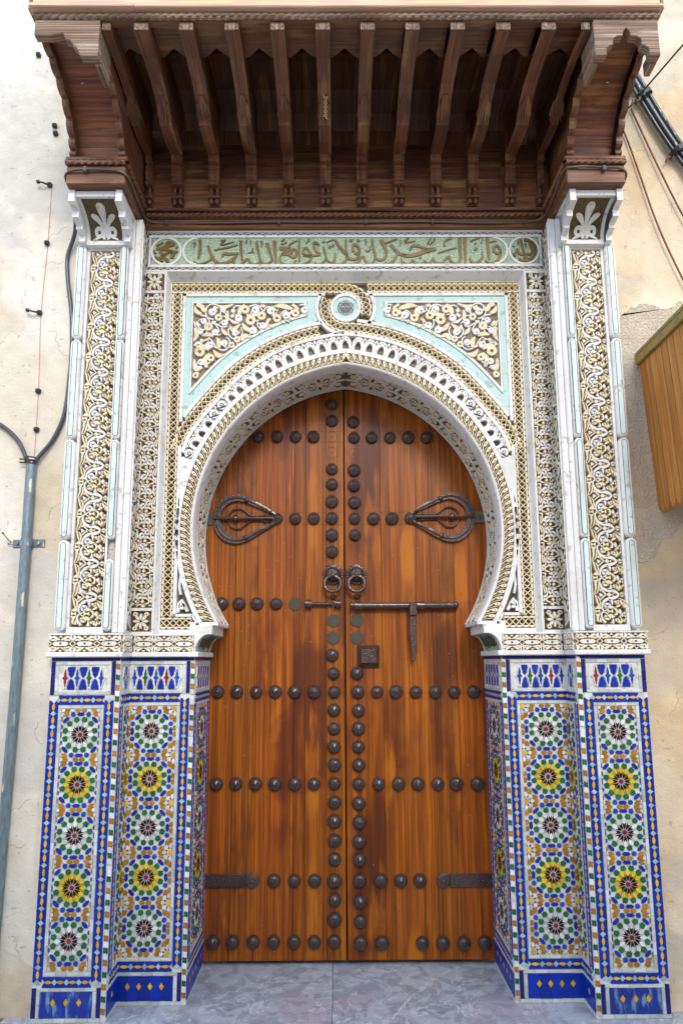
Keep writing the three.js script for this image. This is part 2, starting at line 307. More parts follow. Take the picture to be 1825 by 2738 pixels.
const tChalk = tex(512, 512, 0.25, (u, v) => { const a = fbm(u, v, 16, 4, 5), b = fbm(u, v, 7, 7, 5), k = sst(0.48, 0.72, a * 0.6 + b * 0.4) * 0.75; return mix3([0.05, 0.18, 0.58], [0.62, 0.70, 0.76], k); });
Z.chalky = [0, 1, 0, 1].map(i => P(i ? [0.85, 0.85, 0.85] : [1, 1, 1], { map: tChalk, roughness: 0.6, bumpMap: tFine, bumpScale: 0.001 }));
const OPPZ = 4.6;
const DATA = {INS: [[-921,3372,13,-915,3383,6,-898,3385,9,-894,3397,10],[-924,3355,13,-899,3359,14,-875,3367,21,-859,3383,33,-838,3384,25,-822,3379,10],[-899,3348,7,-866,3350,14,-836,3338,15,-805,3336,9],[-836,3337,13,-861,3333,14,-879,3317,13],[-907,3349,13,-892,3320,15,-876,3297,16,-854,3273,13],[-933,3313,8,-922,3299,13,-905,3297,15,-887,3313,13,-877,3320,8],[-936,3345,6,-938,3331,6,-927,3329,6],[-816,3358,8,-810,3369,8],[-848,3304,8,-823,3318,8,-844,3322,8],[-845,3299,6,-824,3300,6],[-905,3280,8,-885,3283,8],[-715,3401,12,-713,3364,11,-716,3328,10,-721,3301,7],[-744,3387,15,-740,3376,10,-742,3358,3],[-675,3369,11,-664,3337,12,-649,3305,13,-630,3280,13,-615,3274,11],[-742,3288,6,-727,3274,10,-702,3274,9,-673,3287,8,-653,3303,8],[-615,3274,10,-582,3280,13,-553,3296,13,-531,3319,10],[-603,3310,7,-595,3326,12,-571,3325,13,-525,3328,9],[-642,3344,6,-609,3353,7,-567,3362,7,-528,3373,4],[-614,3394,4,-589,3398,6,-603,3387,4,-613,3373,5,-584,3378,6,-547,3389,3],[-547,3276,11,-541,3296,4],[-514,3396,14,-513,3364,12,-511,3328,11,-506,3294,9],[-487,3398,9,-485,3391,6,-491,3377,3],[-467,3396,7,-466,3373,4],[-512,3269,13,-495,3287,11,-479,3300,9,-466,3278,9,-445,3270,9,-425,3278,9,-416,3291,8],[-437,3391,9,-428,3341,11,-417,3291,9],[-416,3291,8,-404,3275,10,-383,3274,10,-363,3286,9,-357,3295,8],[-385,3382,15,-374,3345,13,-359,3300,8],[-412,3393,8,-410,3379,8,-413,3361,3],[-477,3332,5,-463,3332,5,-457,3346,5,-455,3355,5],[-455,3339,4,-448,3327,4],[-348,3395,15,-347,3354,13,-342,3309,11,-340,3266,7],[-324,3352,17,-295,3356,13,-272,3361,8],[-272,3361,8,-278,3340,6,-299,3327,10,-303,3318,8],[-299,3322,10,-278,3320,10,-253,3306,10,-241,3322,10,-243,3345,10,-260,3345,10,-266,3325,10],[-295,3350,13,-312,3322,7,-322,3300,8,-313,3277,11,-286,3267,9,-253,3268,8],[-316,3391,5,-298,3402,5],[-310,3381,5,-314,3375,5,-287,3386,5],[-277,3372,8,-239,3395,5],[-228,3402,8,-228,3340,9,-225,3284,9],[-206,3322,9,-204,3354,9,-187,3349,9,-170,3322,9,-175,3312,9,-206,3318,9],[-166,3313,8,-174,3290,8,-195,3275,9,-224,3268,8,-251,3275,6,-241,3291,4],[-206,3318,8,-170,3315,11,-121,3320,8],[-121,3324,8,-141,3336,8,-154,3363,10,-150,3383,13,-133,3376,8,-133,3365,5],[-183,3404,10,-179,3395,8,-195,3379,3],[-108,3363,7,-102,3335,9,-92,3299,9],[-152,3281,6,-137,3268,9,-116,3274,9,-92,3297,8],[-96,3297,8,-75,3281,8,-58,3283,9,-50,3308,9,-52,3331,5],[-82,3363,13,-71,3358,13],[-65,3369,13,-55,3365,13],[-114,3385,6,-100,3388,6],[-91,3385,3,-58,3400,5],[-50,3401,9,-33,3367,11,-4,3331,12,10,3312,10],[2,3401,7,3,3353,9,12,3308,11,33,3294,10,54,3299,10,66,3317,11],[8,3312,8,2,3290,8,-17,3274,9,-42,3270,9,-58,3274,4],[39,3335,12,38,3367,12,52,3371,12,67,3353,12,66,3321,12,46,3330,12],[24,3397,14,35,3391,14],[63,3403,5,61,3390,5,73,3394,5],[43,3272,13,60,3276,13,74,3303,9,91,3312,8],[91,3312,8,101,3281,9,120,3269,10,138,3285,10,145,3308,8],[130,3401,8,137,3357,10,147,3312,10],[147,3310,8,161,3292,10,186,3296,11,201,3321,10,196,3353,13,175,3398,17],[100,3346,5,106,3337,5,121,3344,5,121,3360,5],[98,3401,8,102,3369,3],[6,3265,5,31,3272,5],[196,3380,8,257,3403,5],[271,3400,6,271,3366,4],[223,3373,10,245,3344,13,266,3323,13,302,3316,13],[192,3280,8,211,3269,13,236,3289,11,255,3321,10],[272,3303,4,277,3280,8,294,3271,11],[280,3316,13,319,3313,15,363,3325,18,403,3342,19,445,3349,13],[320,3342,7,324,3359,11,347,3366,10,382,3356,11,403,3344,13],[290,3390,5,312,3407,5,294,3383,5,343,3391,5],[283,3282,6,301,3268,10,318,3275,8,327,3292,6,344,3273,10,371,3270,11,386,3287,6,401,3273,10,419,3280,9,428,3299,7,445,3275,11,471,3272,10],[471,3272,10,490,3294,10,508,3308,10,516,3284,10,533,3271,10],[528,3272,9,550,3272,11,564,3298,11,563,3356,12,564,3406,15],[590,3409,16,588,3356,12,589,3313,11,587,3272,9],[455,3327,6,544,3356,5],[487,3363,4,492,3390,7,524,3406,7],[404,3375,6,422,3407,6],[417,3371,7,438,3395,7,440,3407,7],[363,3300,11,370,3306,11],[613,3303,7,616,3284,10,633,3274,11,656,3284,11,672,3308,9,671,3336,5],[636,3352,14,647,3345,14],[616,3389,7,669,3411,4],[635,3377,4,646,3377,4],[676,3404,6,670,3379,4],[699,3408,13,701,3365,12,703,3327,11,706,3291,6],[732,3331,11,729,3355,11,745,3365,11,759,3350,11,761,3325,11,736,3327,11],[763,3331,11,755,3302,11,735,3281,11,708,3274,9,684,3288,4],[712,3384,6,744,3391,4],[863,3405,18,894,3403,19,919,3374,18,926,3340,15,911,3302,15,875,3281,15,844,3281,11,823,3295,4],[844,3408,10,850,3369,11,859,3321,11],[796,3322,8,806,3307,11,814,3331,9,821,3350,6,831,3321,11,854,3314,11,868,3319,9],[868,3319,9,894,3316,11,906,3340,11,895,3372,11,889,3388,6],[869,3384,9,870,3360,4],[828,3401,7,829,3377,7],[798,3369,6,804,3360,6],[854,3295,7,874,3300,7]],
ROUND: [[-870,3340],[859,3341]],
SPC: [[-613,3024,18],[-661,2977,21],[-486,3065,21],[-458,3009,24],[-406,3032,21],[-331,3019,20],[-242,3045,19],[-522,2910,16],[-548,2882,15],[-699,2848,24],[-645,2816,18],[-716,2728,15]],
SPW: [[-644,3051,18],[-684,3005,15],[-590,3061,12],[-543,3057,10],[-434,3063,19],[-361,3058,19],[-516,3018,18],[-286,3034,19],[-201,3060,16],[-583,2996,16],[-628,2947,16],[-700,2951,14],[-445,2957,18],[-531,2944,16],[-399,2980,16],[-582,2891,16],[-654,2880,18],[-690,2795,16],[-691,2904,8]],
SCS: [[-513,3033,20,-509,3068,20,-485,3085,20],[-476,3028,18,-444,3037,18,-420,3041,18],[-351,3028,16,-339,3054,16,-360,3076,16],[-266,3041,16,-254,3058,16,-238,3060,16],[-720,3094,20,-696,3081,20,-687,3064,20,-671,3059,20],[-347,3080,4,-315,3084,22,-283,3076,22,-250,3063,4],[-258,3091,12,-238,3075,12,-230,3062,12],[-615,3085,8,-586,3077,18,-542,3093,4],[-412,3085,14,-390,3082,14],[-570,3059,6,-573,3033,18,-569,3005,12],[-729,3081,4,-721,3055,20,-697,3042,12],[-725,2969,10,-716,2938,20,-721,2919,16,-731,2900,3],[-692,2930,4,-664,2936,20,-635,2930,12],[-500,2994,4,-483,2970,22,-459,2955,16],[-560,2981,5,-542,2961,22,-508,2989,6],[-387,2967,14,-375,3006,14,-363,3015,14],[-502,2905,12,-483,2929,22,-454,2919,4],[-621,2921,4,-609,2899,22,-612,2872,18,-634,2874,4],[-714,2865,20,-686,2874,24,-654,2861,16],[-665,2768,14,-672,2810,22,-649,2835,18],[-634,2857,5,-611,2829,24,-581,2834,5],[-724,2802,12,-717,2759,18,-691,2763,8],[-312,3000,4,-296,3002,20],[-423,2946,3,-410,2947,18],[-373,2983,5,-354,2978,16,-340,2991,4],[-598,2970,4,-586,2949,18,-567,2931,6],[-722,2999,16,-703,2979,16],[-640,3077,18,-618,3067,18],[-553,3026,14,-535,3041,14],[-272,3017,5,-262,3019,20],[-201,3040,4,-193,3034,16],[-717,2744,12,-702,2732,16],[-683,2906,4,-657,2912,14]],
SWS: [[-639,3015,6,-663,3024,6,-677,3046,6,-674,3073,6,-657,3091,6,-633,3094,6,-611,3079,6,-603,3054,6,-611,3029,6],[-701,3036,6,-679,3033,6,-662,3016,6,-658,2993,6,-668,2972,6,-687,2961,6,-709,2965,6,-725,2982,6,-729,3005,6],[-505,2974,6,-497,2955,6,-500,2935,6,-512,2920,6,-531,2914,6,-549,2920,6,-562,2935,6,-565,2956,6,-558,2974,6],[-574,2924,6,-562,2913,6,-557,2898,6,-558,2881,6,-566,2867,6,-579,2858,6,-594,2857,6,-609,2863,6,-619,2875,6],[-467,3081,6,-437,3090,6,-412,3076,6,-400,3052,6],[-397,3056,6,-384,3076,6,-364,3080,6],[-315,3032,6,-303,3054,6,-286,3059,6],[-625,2992,6,-592,2975,6,-572,2981,6],[-629,2990,6,-611,2960,6,-623,2934,6],[-425,3007,6,-424,2981,6,-403,2959,6],[-512,2998,5,-540,3000,14,-563,3020,3],[-724,2810,6,-720,2780,6,-687,2771,6],[-728,2797,4,-715,2772,4,-683,2765,4],[-658,2921,6,-639,2899,6,-622,2869,6],[-724,2880,12,-711,2895,12,-691,2889,12],[-645,2999,16,-626,2998,16],[-593,3033,5,-577,3028,5],[-542,3076,6,-526,3085,6,-509,3083,6],[-224,3089,6,-198,3091,6],[-447,2987,6,-447,2968,6],[-522,2895,5,-520,2880,5],[-668,2960,5,-670,2938,5],[-476,3044,6,-470,3028,6],[-444,3007,6,-419,3009,6],[-666,2784,6,-648,2797,6]],
STL: [[-70,2701],[-70,2611],[-71,2352],[-71,2272],[-72,2181],[-72,2095],[-72,2008],[-72,1922],[-74,1408],[-66,1320],[-64,1231],[-65,1145],[-65,1057],[-65,972],[-64,888],[-64,803],[-64,716],[-65,632],[-65,545],[-65,462],[-66,367],[-66,284],[-66,198],[-67,104],[-450,2526],[-352,2526],[-258,2526],[-166,2525],[-350,2094],[-258,2094],[-164,2094],[-620,1664],[-534,1663],[-444,1663],[-350,1662],[-629,1234],[-537,1234],[-442,1233],[-350,1233],[-256,1232],[-161,1232],[-625,804],[-533,804],[-440,803],[-348,802],[-253,802],[-161,801],[-348,369],[-253,368],[-158,368],[-625,105],[-535,105],[-440,104],[-347,104],[-253,103],[-160,102]],
STR: [[40,2604],[43,2520],[42,2346],[41,2264],[43,2176],[42,2093],[43,2008],[48,1320],[51,1231],[53,1142],[52,1057],[51,972],[52,888],[51,800],[51,712],[52,626],[51,540],[52,460],[51,366],[52,276],[53,188],[53,97],[135,2519],[229,2519],[323,2519],[417,2518],[138,2092],[233,2092],[325,2092],[144,1230],[236,1230],[333,1229],[428,1229],[520,1228],[615,1228],[146,800],[241,799],[333,799],[428,798],[517,798],[616,797],[150,366],[243,365],[333,365],[152,97],[337,95],[432,95],[528,94],[623,94]],
DISC: [[-67,1577],[-68,1492],[50,1577],[50,1492],[-256,1660]]};
// ---------------------------------------------------------------- setting: ground, walls
const BIGZ = 0.07; // face of the plaster walls
{
  const g = new Geo(); g.box(-12, 12, -0.3, -0.012, -0.6, 9); g.build('alley_ground', M.paving, null, { kind: 'structure' });
  const fl = thing('marble_floor', null, null, null, 'structure');
  new Geo().cbox(-1.36, -0.0755, -0.06, 0, -0.42, 0.95, 0.0015).build('marble_slab', M.marble, fl, { label: 'grey marble slab with fine white flecks' });
  new Geo().cbox(-0.0735, 1.36, -0.06, 0, -0.42, 0.95, 0.0015).build('marble_slab', M.marble, fl, { label: 'grey marble slab with a long white vein' });
  // the long pale vein crossing the right slab, a strip of calcite flush with it
  const vein = new Geo(), V = [[0.0, 0.30], [0.07, 0.20], [0.16, 0.10], [0.22, 0.0], [0.30, -0.12], [0.40, -0.24], [0.53, -0.335]];
  for (const [o, w] of [[0, 0.008], [0.010, 0.004], [-0.009, 0.003]]) { const q = spline(V, 9).map(([x, y]) => [x + o * rr(0.2, 1.6) + rr(-0.003, 0.003), y + rr(-0.004, 0.004), w * rr(0.15, 1.5)]); for (let i = 0; i < q.length - 4; i += 1) if (!o || rnd() < 0.55) vein.ribbon(q.slice(i, i + 2), 0.0002, 0.0006, (u, v, h) => [u, h, v], 1); }
  vein.build('calcite_vein', S([0.60, 0.58, 0.60], { map: tDirt, roughness: 0.4 }), fl);
}
{
  const l = new Geo(); l.box(-7, -1.246, -0.02, 8, -0.4, BIGZ); l.box(-1.2459, -0.001, 3.46, 8, -0.4, -0.012);
  const lw = l.build('plaster_wall', M.wallL, null, { label: 'cream white plaster wall with cracks beside the grey conduit', category: 'wall' });
  const r = new Geo(); r.box(1.246, 7, -0.02, 8, -0.4, BIGZ); r.box(0.001, 1.2459, 3.46, 8, -0.4, -0.012);
  const rw = r.build('plaster_wall', M.wallR, null, { label: 'warm beige plaster wall behind the hanging wooden bay', category: 'wall' });
  const lump = new Geo(), LP = (u, v) => 0.012 * fbm((u + 2) * 0.9 % 1, v, 9, 9, 4) + 0.010 * sst(0.30, 0.12, v + 0.1 * fbm((u + 2) % 1, v, 5, 5, 3)) - 0.006, N2 = 26;
  for (let i = 0; i < N2; i++) for (let j = 0; j < N2; j++) { const P2 = (a, b) => { const u = -1.62 + 0.372 * a / N2, v = 0.40 * b / N2; return [u, v, BIGZ + LP(u, v)]; }; lump.quad(P2(i, j), P2(i + 1, j), P2(i + 1, j + 1), P2(i, j + 1)); }
  lump.build('rough_render', M.wallL, lw, { smooth: 1.0, label: 'lumpy rough render at the foot of the wall' });
  // a rough cement repair under and beside the bay, with an uneven outline
  const rough = (pts, k, n) => { const q = spline(pts, n, true); return q.map(([x, y]) => [x + rr(-k, k), y + rr(-k, k)]); };
  new Geo().prism(rough([[1.252, 2.86], [1.30, 2.98], [1.40, 3.02], [1.50, 3.00], [1.62, 3.05], [1.85, 2.95], [1.85, 2.2], [1.62, 2.05], [1.50, 1.98], [1.40, 1.90], [1.30, 1.80], [1.252, 1.86], [1.250, 2.3]], 0.010, 8), BIGZ - 0.01, BIGZ + 0.003, ID, [], 0.002).build('cement_patch', M.cement, rw, { label: 'rough grey cement repair' });
}
// ---------------------------------------------------------------- zellige dado
const D2R = Math.PI / 180, pol = (r, a) => [r * Math.cos(a * D2R), r * Math.sin(a * D2R)];
const CELL = 0.198;
const TS = { // tile outlines, metres, about their own centre
  star12: star(12, 0.0105, 0.0080),
  dart: [pol(0.0118, 0), pol(0.0220, 11.8), pol(0.0385, 10.4), pol(0.0300, 0), pol(0.0385, -10.4), pol(0.0220, -11.8)],
  lozenge: [pol(0.0225, 15), pol(0.0385, 11.4), pol(0.0515, 15), pol(0.0385, 18.6)],
  petal: [pol(0.0308, 0), pol(0.0392, 10.4), pol(0.0500, 10.0), pol(0.0575, 3.2), pol(0.0560, 0), pol(0.0575, -3.2), pol(0.0500, -10.0), pol(0.0392, -10.4)],
  arrow: [pol(0.0530, 15), pol(0.0515, 11.0), pol(0.0585, 4.0), pol(0.0670, 5.8), pol(0.0745, 10.5), pol(0.0715, 15), pol(0.0745, 19.5), pol(0.0670, 24.2), pol(0.0585, 26.0), pol(0.0515, 19.0)],
  hex: [[-0.0175, 0], [-0.0095, 0.0072], [0.0095, 0.0072], [0.0175, 0], [0.0095, -0.0072], [-0.0095, -0.0072]],
  star8: star(8, 0.0112, 0.0086),
  ohex: [[-0.0118, 0], [-0.006, 0.0090], [0.006, 0.0090], [0.0118, 0], [0.006, -0.0090], [-0.006, -0.0090]],
  chevron: [[-0.013, 0.0085], [0.004, 0.0095], [0.013, 0], [0.004, -0.0095], [-0.013, -0.0085], [-0.006, 0]],
  cross: star(4, 0.0125, 0.0062),
  star8y: star(8, 0.0125, 0.0100, Math.PI / 8),
  wedge: [[0.0135, 0], [0.0225, 0.0042], [0.0225, -0.0042]],
  wpetal: [[0.0145, 0], [0.022, 0.0075], [0.031, 0.0070], [0.036, 0], [0.031, -0.0070], [0.022, -0.0075]],
};
for (const k in TS) if (THREE.ShapeUtils.area(TS[k].map(q => V2(...q))) < 0) TS[k].reverse();
const tileGeo = {};
const TH = 0.0035; // tile height over the grout bed
function tileGeometry(key) { return tileGeo[key] ??= new Geo().prism(inset(TS[key], 0.0002), 0, TH, ID, [], 0.0003).geometry(); }
const place = (poly, x, y, a) => { const c = Math.cos(a), s = Math.sin(a); return poly.map(q => [x + q[0] * c - q[1] * s, y + q[0] * s + q[1] * c]); };
// a sink collects tiles: either one mesh each under a panel group, or merged per colour through a map
function meshSink(grp) {
  return (name, col, poly, key, x, y, a) => {
    if ((name === 'strip_star_tile' || name === 'strip_white_tile') && rnd() < 0.025) return; // lost pieces
    const mat = Z[col][Math.floor(rnd() * 4)]; let m;
    if (key) { m = new THREE.Mesh(tileGeometry(key), mat); m.position.set(x, y, 0); m.rotation.z = a; }
    else {
      let cx = 0, cy = 0; for (const q of poly) { cx += q[0] / poly.length; cy += q[1] / poly.length; }
      m = new THREE.Mesh(new Geo().prism(inset(THREE.ShapeUtils.area(poly.map(q => V2(...q))) < 0 ? poly.slice().reverse() : poly, 0.0004).map(q => [q[0] - cx, q[1] - cy]), 0, TH, ID, [], 0.0003).geometry(), mat); m.position.set(cx, cy, 0);
    }
    m.position.z += rr(0, 0.0005); m.rotation.x = rr(-0.03, 0.03); m.rotation.y = rr(-0.03, 0.03);
    m.name = name; setShadow(m); grp.add(m);
  };
}
function mergeSink(Mp) { const G = {}; const f = (name, col, poly) => (G[col] ??= new Geo()).prism(inset(THREE.ShapeUtils.area(poly.map(q => V2(...q))) < 0 ? poly.slice().reverse() : poly, 0.0007), 0, TH, Mp); f.G = G; return f; }
function rosettePanel(sink, x0, x1, y0, y1, cx, cys, stuff) {
  const em = (name, col, key, x, y, a = 0) => {
    const p = place(TS[key], x, y, a), c = clip(p, x0, x1, y0, y1); if (!c) return;
    const whole = p.every(q => q[0] >= x0 && q[0] <= x1 && q[1] >= y0 && q[1] <= y1);
    const small = key === 'lozenge' || key === 'wedge' || key === 'cross';
    if (small && stuff) stuff(name, col, c); else sink(name, col, c, whole ? key : null, x, y, a);
  };
  const h = CELL / 2;
  cys.forEach((cy, n) => {
    const yel = n % 2 === 1;
    em('star_tile', 'red', 'star12', cx, cy);
    for (let k = 0; k < 12; k++) {
      const a = k * 30 * D2R;
      em('dart_tile', 'black', 'dart', cx, cy, a);
      em('lozenge_tile', yel ? 'yellow' : 'white', 'lozenge', cx, cy, a);
      em('petal_tile', yel ? (k % 2 ? 'lemon' : 'lemon') : 'white', 'petal', cx, cy, a);
      em('arrow_tile', 'green', 'arrow', cx, cy, a);
    }
    for (const s of [-1, 1]) {
      em('hexagon_tile', 'cobalt', 'hex', cx, cy + s * 0.0825); em('hexagon_tile', 'cobalt', 'hex', cx + s * 0.0825, cy, Math.PI / 2);
      for (const t of [-1, 1]) {
        em('hexagon_tile', 'cobalt', 'hex', cx + s * 0.0595, cy + t * 0.0595, s * t * -45 * D2R);
        em('eight_point_star_tile', 'blue', 'star8', cx + s * 0.0315, cy + t * 0.0815); em('eight_point_star_tile', 'blue', 'star8', cx + s * 0.0815, cy + t * 0.0315);
        em('chevron_tile', 'ochre', 'chevron', cx + s * 0.0605, cy + t * 0.0835, s > 0 ? Math.PI : 0); em('chevron_tile', 'ochre', 'chevron', cx + s * 0.0835, cy + t * 0.0605, t > 0 ? -Math.PI / 2 : Math.PI / 2);
      }
    }
    const rows = n === 0 ? [1, -1] : [-1];
    for (const t of rows) for (const s of [-1, 1]) {
      em('ochre_hexagon_tile', 'ochre', 'ohex', cx + s * 0.0128, cy + t * h); em('ochre_hexagon_tile', 'ochre', 'ohex', cx + s * 0.056, cy + t * h);
      em('cross_tile', 'white', 'cross', cx + s * 0.0345, cy + t * h, Math.PI / 4);
      em('yellow_star_tile', 'yellow', 'star8y', cx + s * h, cy + t * h);
      for (let k = 0; k < 8; k++) { em('wedge_tile', 'black', 'wedge', cx + s * h, cy + t * h, (k * 45 + 22.5) * D2R); em('white_petal_tile', 'white', 'wpetal', cx + s * h, cy + t * h, k * 45 * D2R); }
    }
    for (const t of [-1, 1]) for (const s of [-1, 1]) { em('ochre_hexagon_tile', 'ochre', 'ohex', cx + s * h, cy + t * 0.0128, Math.PI / 2); em('ochre_hexagon_tile', 'ochre', 'ohex', cx + s * h, cy + t * 0.0500, Math.PI / 2); }
  });
}
// blue border with yellow almonds between pale diamonds, from (x,y) for n periods of p along x or y
function almondBorder(sink, horiz, c, a, b, w = 0.038) {
  const n = Math.max(1, Math.round((b - a) / 0.054)), p = (b - a) / n, H = w / 2, T = q => q.map(([s, t]) => horiz ? [t, c + s] : [c + s, t]);
  for (let i = 0; i < n; i++) {
    const t0 = a + i * p, f = y => t0 + y * p;
    for (const s of [-1, 1]) sink('blue_border_tile', 'cobalt', T([[s * H, f(0.01)], [s * 0.0125, f(0.01)], [s * 0.0018, f(0.205)], [s * 0.0050, f(0.32)], [s * 0.0070, f(0.5)], [s * 0.0050, f(0.68)], [s * 0.0018, f(0.795)], [s * 0.0125, f(0.99)], [s * H, f(0.99)]]));
    sink('almond_tile', 'yellow', T([[0, f(0.19)], [0.0048, f(0.32)], [0.0068, f(0.5)], [0.0048, f(0.68)], [0, f(0.81)], [-0.0048, f(0.68)], [-0.0068, f(0.5)], [-0.0048, f(0.32)]]));
    if (i || 1) sink('diamond_tile', 'pale', T([[0, t0 - 0.0112], [0.0120, t0], [0, t0 + 0.0112], [-0.0120, t0]]));
  }
}
function starStrip(sink, x0, x1, y0, y1) {
  const n = Math.round((y1 - y0) / 0.0445), p = (y1 - y0) / n, c = (x0 + x1) / 2, w = (x1 - x0) / 2;
  for (let i = 0; i < n; i++) {
    const y = y0 + (i + 0.5) * p;
    sink('strip_star_tile', i % 2 ? 'green' : 'ochre', [[c - w, y - 0.006], [c - w * 0.6, y - 0.010], [c, y - 0.0085], [c + w * 0.6, y - 0.0125], [c + w, y - 0.007], [c + w * 0.86, y], [c + w, y + 0.006], [c + w * 0.6, y + 0.010], [c, y + 0.0085], [c - w * 0.6, y + 0.0125], [c - w, y + 0.007], [c - w * 0.86, y]]);
    sink('strip_white_tile', 'white', [[c - w, y + 0.008], [c - w * 0.6, y + 0.0135], [c, y + 0.010], [c + w * 0.6, y + 0.0115], [c + w, y + 0.0075], [c + w, y + p - 0.008], [c + w * 0.6, y + p - 0.0135], [c, y + p - 0.0095], [c - w * 0.6, y + p - 0.011], [c - w, y + p - 0.007]]);
  }
}
function tileRow(sink, name, col, horiz, c0, c1, a, b, L) { const n = Math.max(1, Math.round((b - a) / L)), p = (b - a) / n; for (let i = 0; i < n; i++) sink(name, col, horiz ? [[a + i * p, c0], [a + (i + 1) * p, c0], [a + (i + 1) * p, c1], [a + i * p, c1]] : [[c0, a + i * p], [c1, a + i * p], [c1, a + (i + 1) * p], [c0, a + (i + 1) * p]]); }
const frameRow = (s, h, c0, c1, a, b) => tileRow(s, 'frame_tile', 'frame', h, c0, c1, a, b, 0.047);
function lanternPanel(sink, x0, x1, y0, y1, first) {
  const n = Math.round((x1 - x0) / 0.0485), p = (x1 - x0) / n, c = (y0 + y1) / 2, k = (y1 - y0) / 0.106, cols = ['red', 'blue', 'green', 'blue'];
  for (let i = 0; i < n; i++) {
    const x = x0 + (i + 0.5) * p, col = cols[(i + first) % 4];
    const half = [[0.0015, 0.047], [0.0075, 0.040], [0.0075, 0.030], [0.0105, 0.024], [0.0115, 0.012], [0.0215, 0.0]], inn = [[0.0, 0.0365], [0.0028, 0.033], [0.0028, 0.026], [0.0056, 0.020], [0.0052, 0.008], [0.0128, 0.0]];
    const full = h => [...h.map(q => [x + q[0], c + q[1] * k]), ...h.slice(0, -1).reverse().map(q => [x + q[0], c - q[1] * k])];
    for (const s of [-1, 1]) { const o = full(half.map(q => [q[0] * s, q[1]])), q = full(inn.map(q => [q[0] * s, q[1]])).reverse(); sink('lantern_outline_tile', 'white', [...o, ...q]); }
    const I = inn.map(q => [q[0] * 0.9, q[1] * 0.95]); sink('lantern_tile', col, [...I.map(q => [x + q[0], c + q[1] * k]), ...I.slice(0, -1).reverse().map(q => [x + q[0], c - q[1] * k]), ...I.slice(1).map(q => [x - q[0], c - q[1] * k]), ...I.slice(1, -1).reverse().map(q => [x - q[0], c + q[1] * k])]);
    for (const t of [-1, 1]) { const B = [[0.0095, 0.047], [0.0095, 0.032], [0.0130, 0.025], [0.0145, 0.014], [0.0225, 0.003]]; if (i < n - 1) sink('spade_tile', 'cobalt', [...B.map(q => [x + q[0], c + t * q[1] * k]), ...B.slice().reverse().map(q => [x + p - q[0], c + t * q[1] * k])]); }
  }
}
function diamondBase(sink, x0, x1, y0, y1) {
  const n = Math.max(2, Math.round((x1 - x0) / 0.0505)), p = (x1 - x0) / n, c = (y0 + y1) / 2 + 0.008;
  for (let i = 0; i < n; i++) {
    const a = x0 + i * p, b = a + p, l = i ? [[a, c - 0.016], [a + 0.011, c], [a, c + 0.016]] : [], r = i < n - 1 ? [[b, c + 0.016], [b - 0.011, c], [b, c - 0.016]] : [];
    sink('base_tile', 'cobalt', [[a, y0], [b, y0], ...r.slice().reverse(), [b, y1], [a, y1], ...l.slice().reverse()]);
    if (i) sink('base_diamond_tile', 'yellow', [[a, c - 0.015], [a + 0.0105, c], [a, c + 0.015], [a - 0.0105, c]]);
  }
}
const CY = [1.085, 0.887, 0.689, 0.491, 0.293];
function outerFace(sk, st, s) { // coordinates for the left one, mirrored by s
  const X = (a, b) => s < 0 ? [a, b] : [-b, -a];
  tileRow(sk, 'top_tile', 'navy', true, 1.385, 1.400, ...X(-1.243, -0.955), 0.047);
  starStrip(sk, ...X(-0.973, -0.954), 0.016, 1.383);
  for (const [a, b] of [[-1.243, -1.226], [-0.990, -0.974]]) { tileRow(sk, 'navy_tile', 'navy', false, ...X(a, b), 1.246, 1.383, 0.046); tileRow(sk, 'navy_tile', 'navy', false, ...X(a, b), 0.017, 0.124, 0.036); }
  let q = X(-1.224, -0.992); frameRow(sk, true, 1.369, 1.383, ...q); frameRow(sk, true, 1.246, 1.259, ...q);
  q = X(-1.224, -1.211); frameRow(sk, false, ...q, 1.260, 1.368); q = X(-1.005, -0.992); frameRow(sk, false, ...q, 1.260, 1.368);
  q = X(-1.208, -1.008); lanternPanel(sk, q[0], q[1], 1.261, 1.367, 0);
  q = X(-1.205, -1.014); almondBorder(sk, true, 1.2245, ...q); almondBorder(sk, true, 0.145, ...q);
  for (const a of [-1.224, -0.9955]) { const c = s < 0 ? a : -a; almondBorder(sk, false, c, 0.145, 1.2245); }
  q = X(-1.203, -1.016); frameRow(sk, true, 1.191, 1.203, ...q); frameRow(sk, true, 0.168, 0.181, ...q);
  q = X(-1.203, -1.190); frameRow(sk, false, ...q, 0.182, 1.190); q = X(-1.029, -1.016); frameRow(sk, false, ...q, 0.182, 1.190);
  q = X(-1.188, -1.031); rosettePanel(sk, q[0], q[1], 0.183, 1.189, (q[0] + q[1]) / 2, CY, st);
  q = X(-1.224, -0.992); frameRow(sk, true, 0.112, 0.124, ...q); q = X(-1.243, -0.974); frameRow(sk, true, 0.001, 0.016, ...q);
  for (const [a, b] of [[-1.224, -1.211], [-1.005, -0.992]]) frameRow(sk, false, ...X(a, b), 0.017, 0.111);
  q = X(-1.209, -1.007); diamondBase((n, c, p) => sk(n, c === 'cobalt' ? 'chalky' : c, p), q[0], q[1], 0.018, 0.110);
}
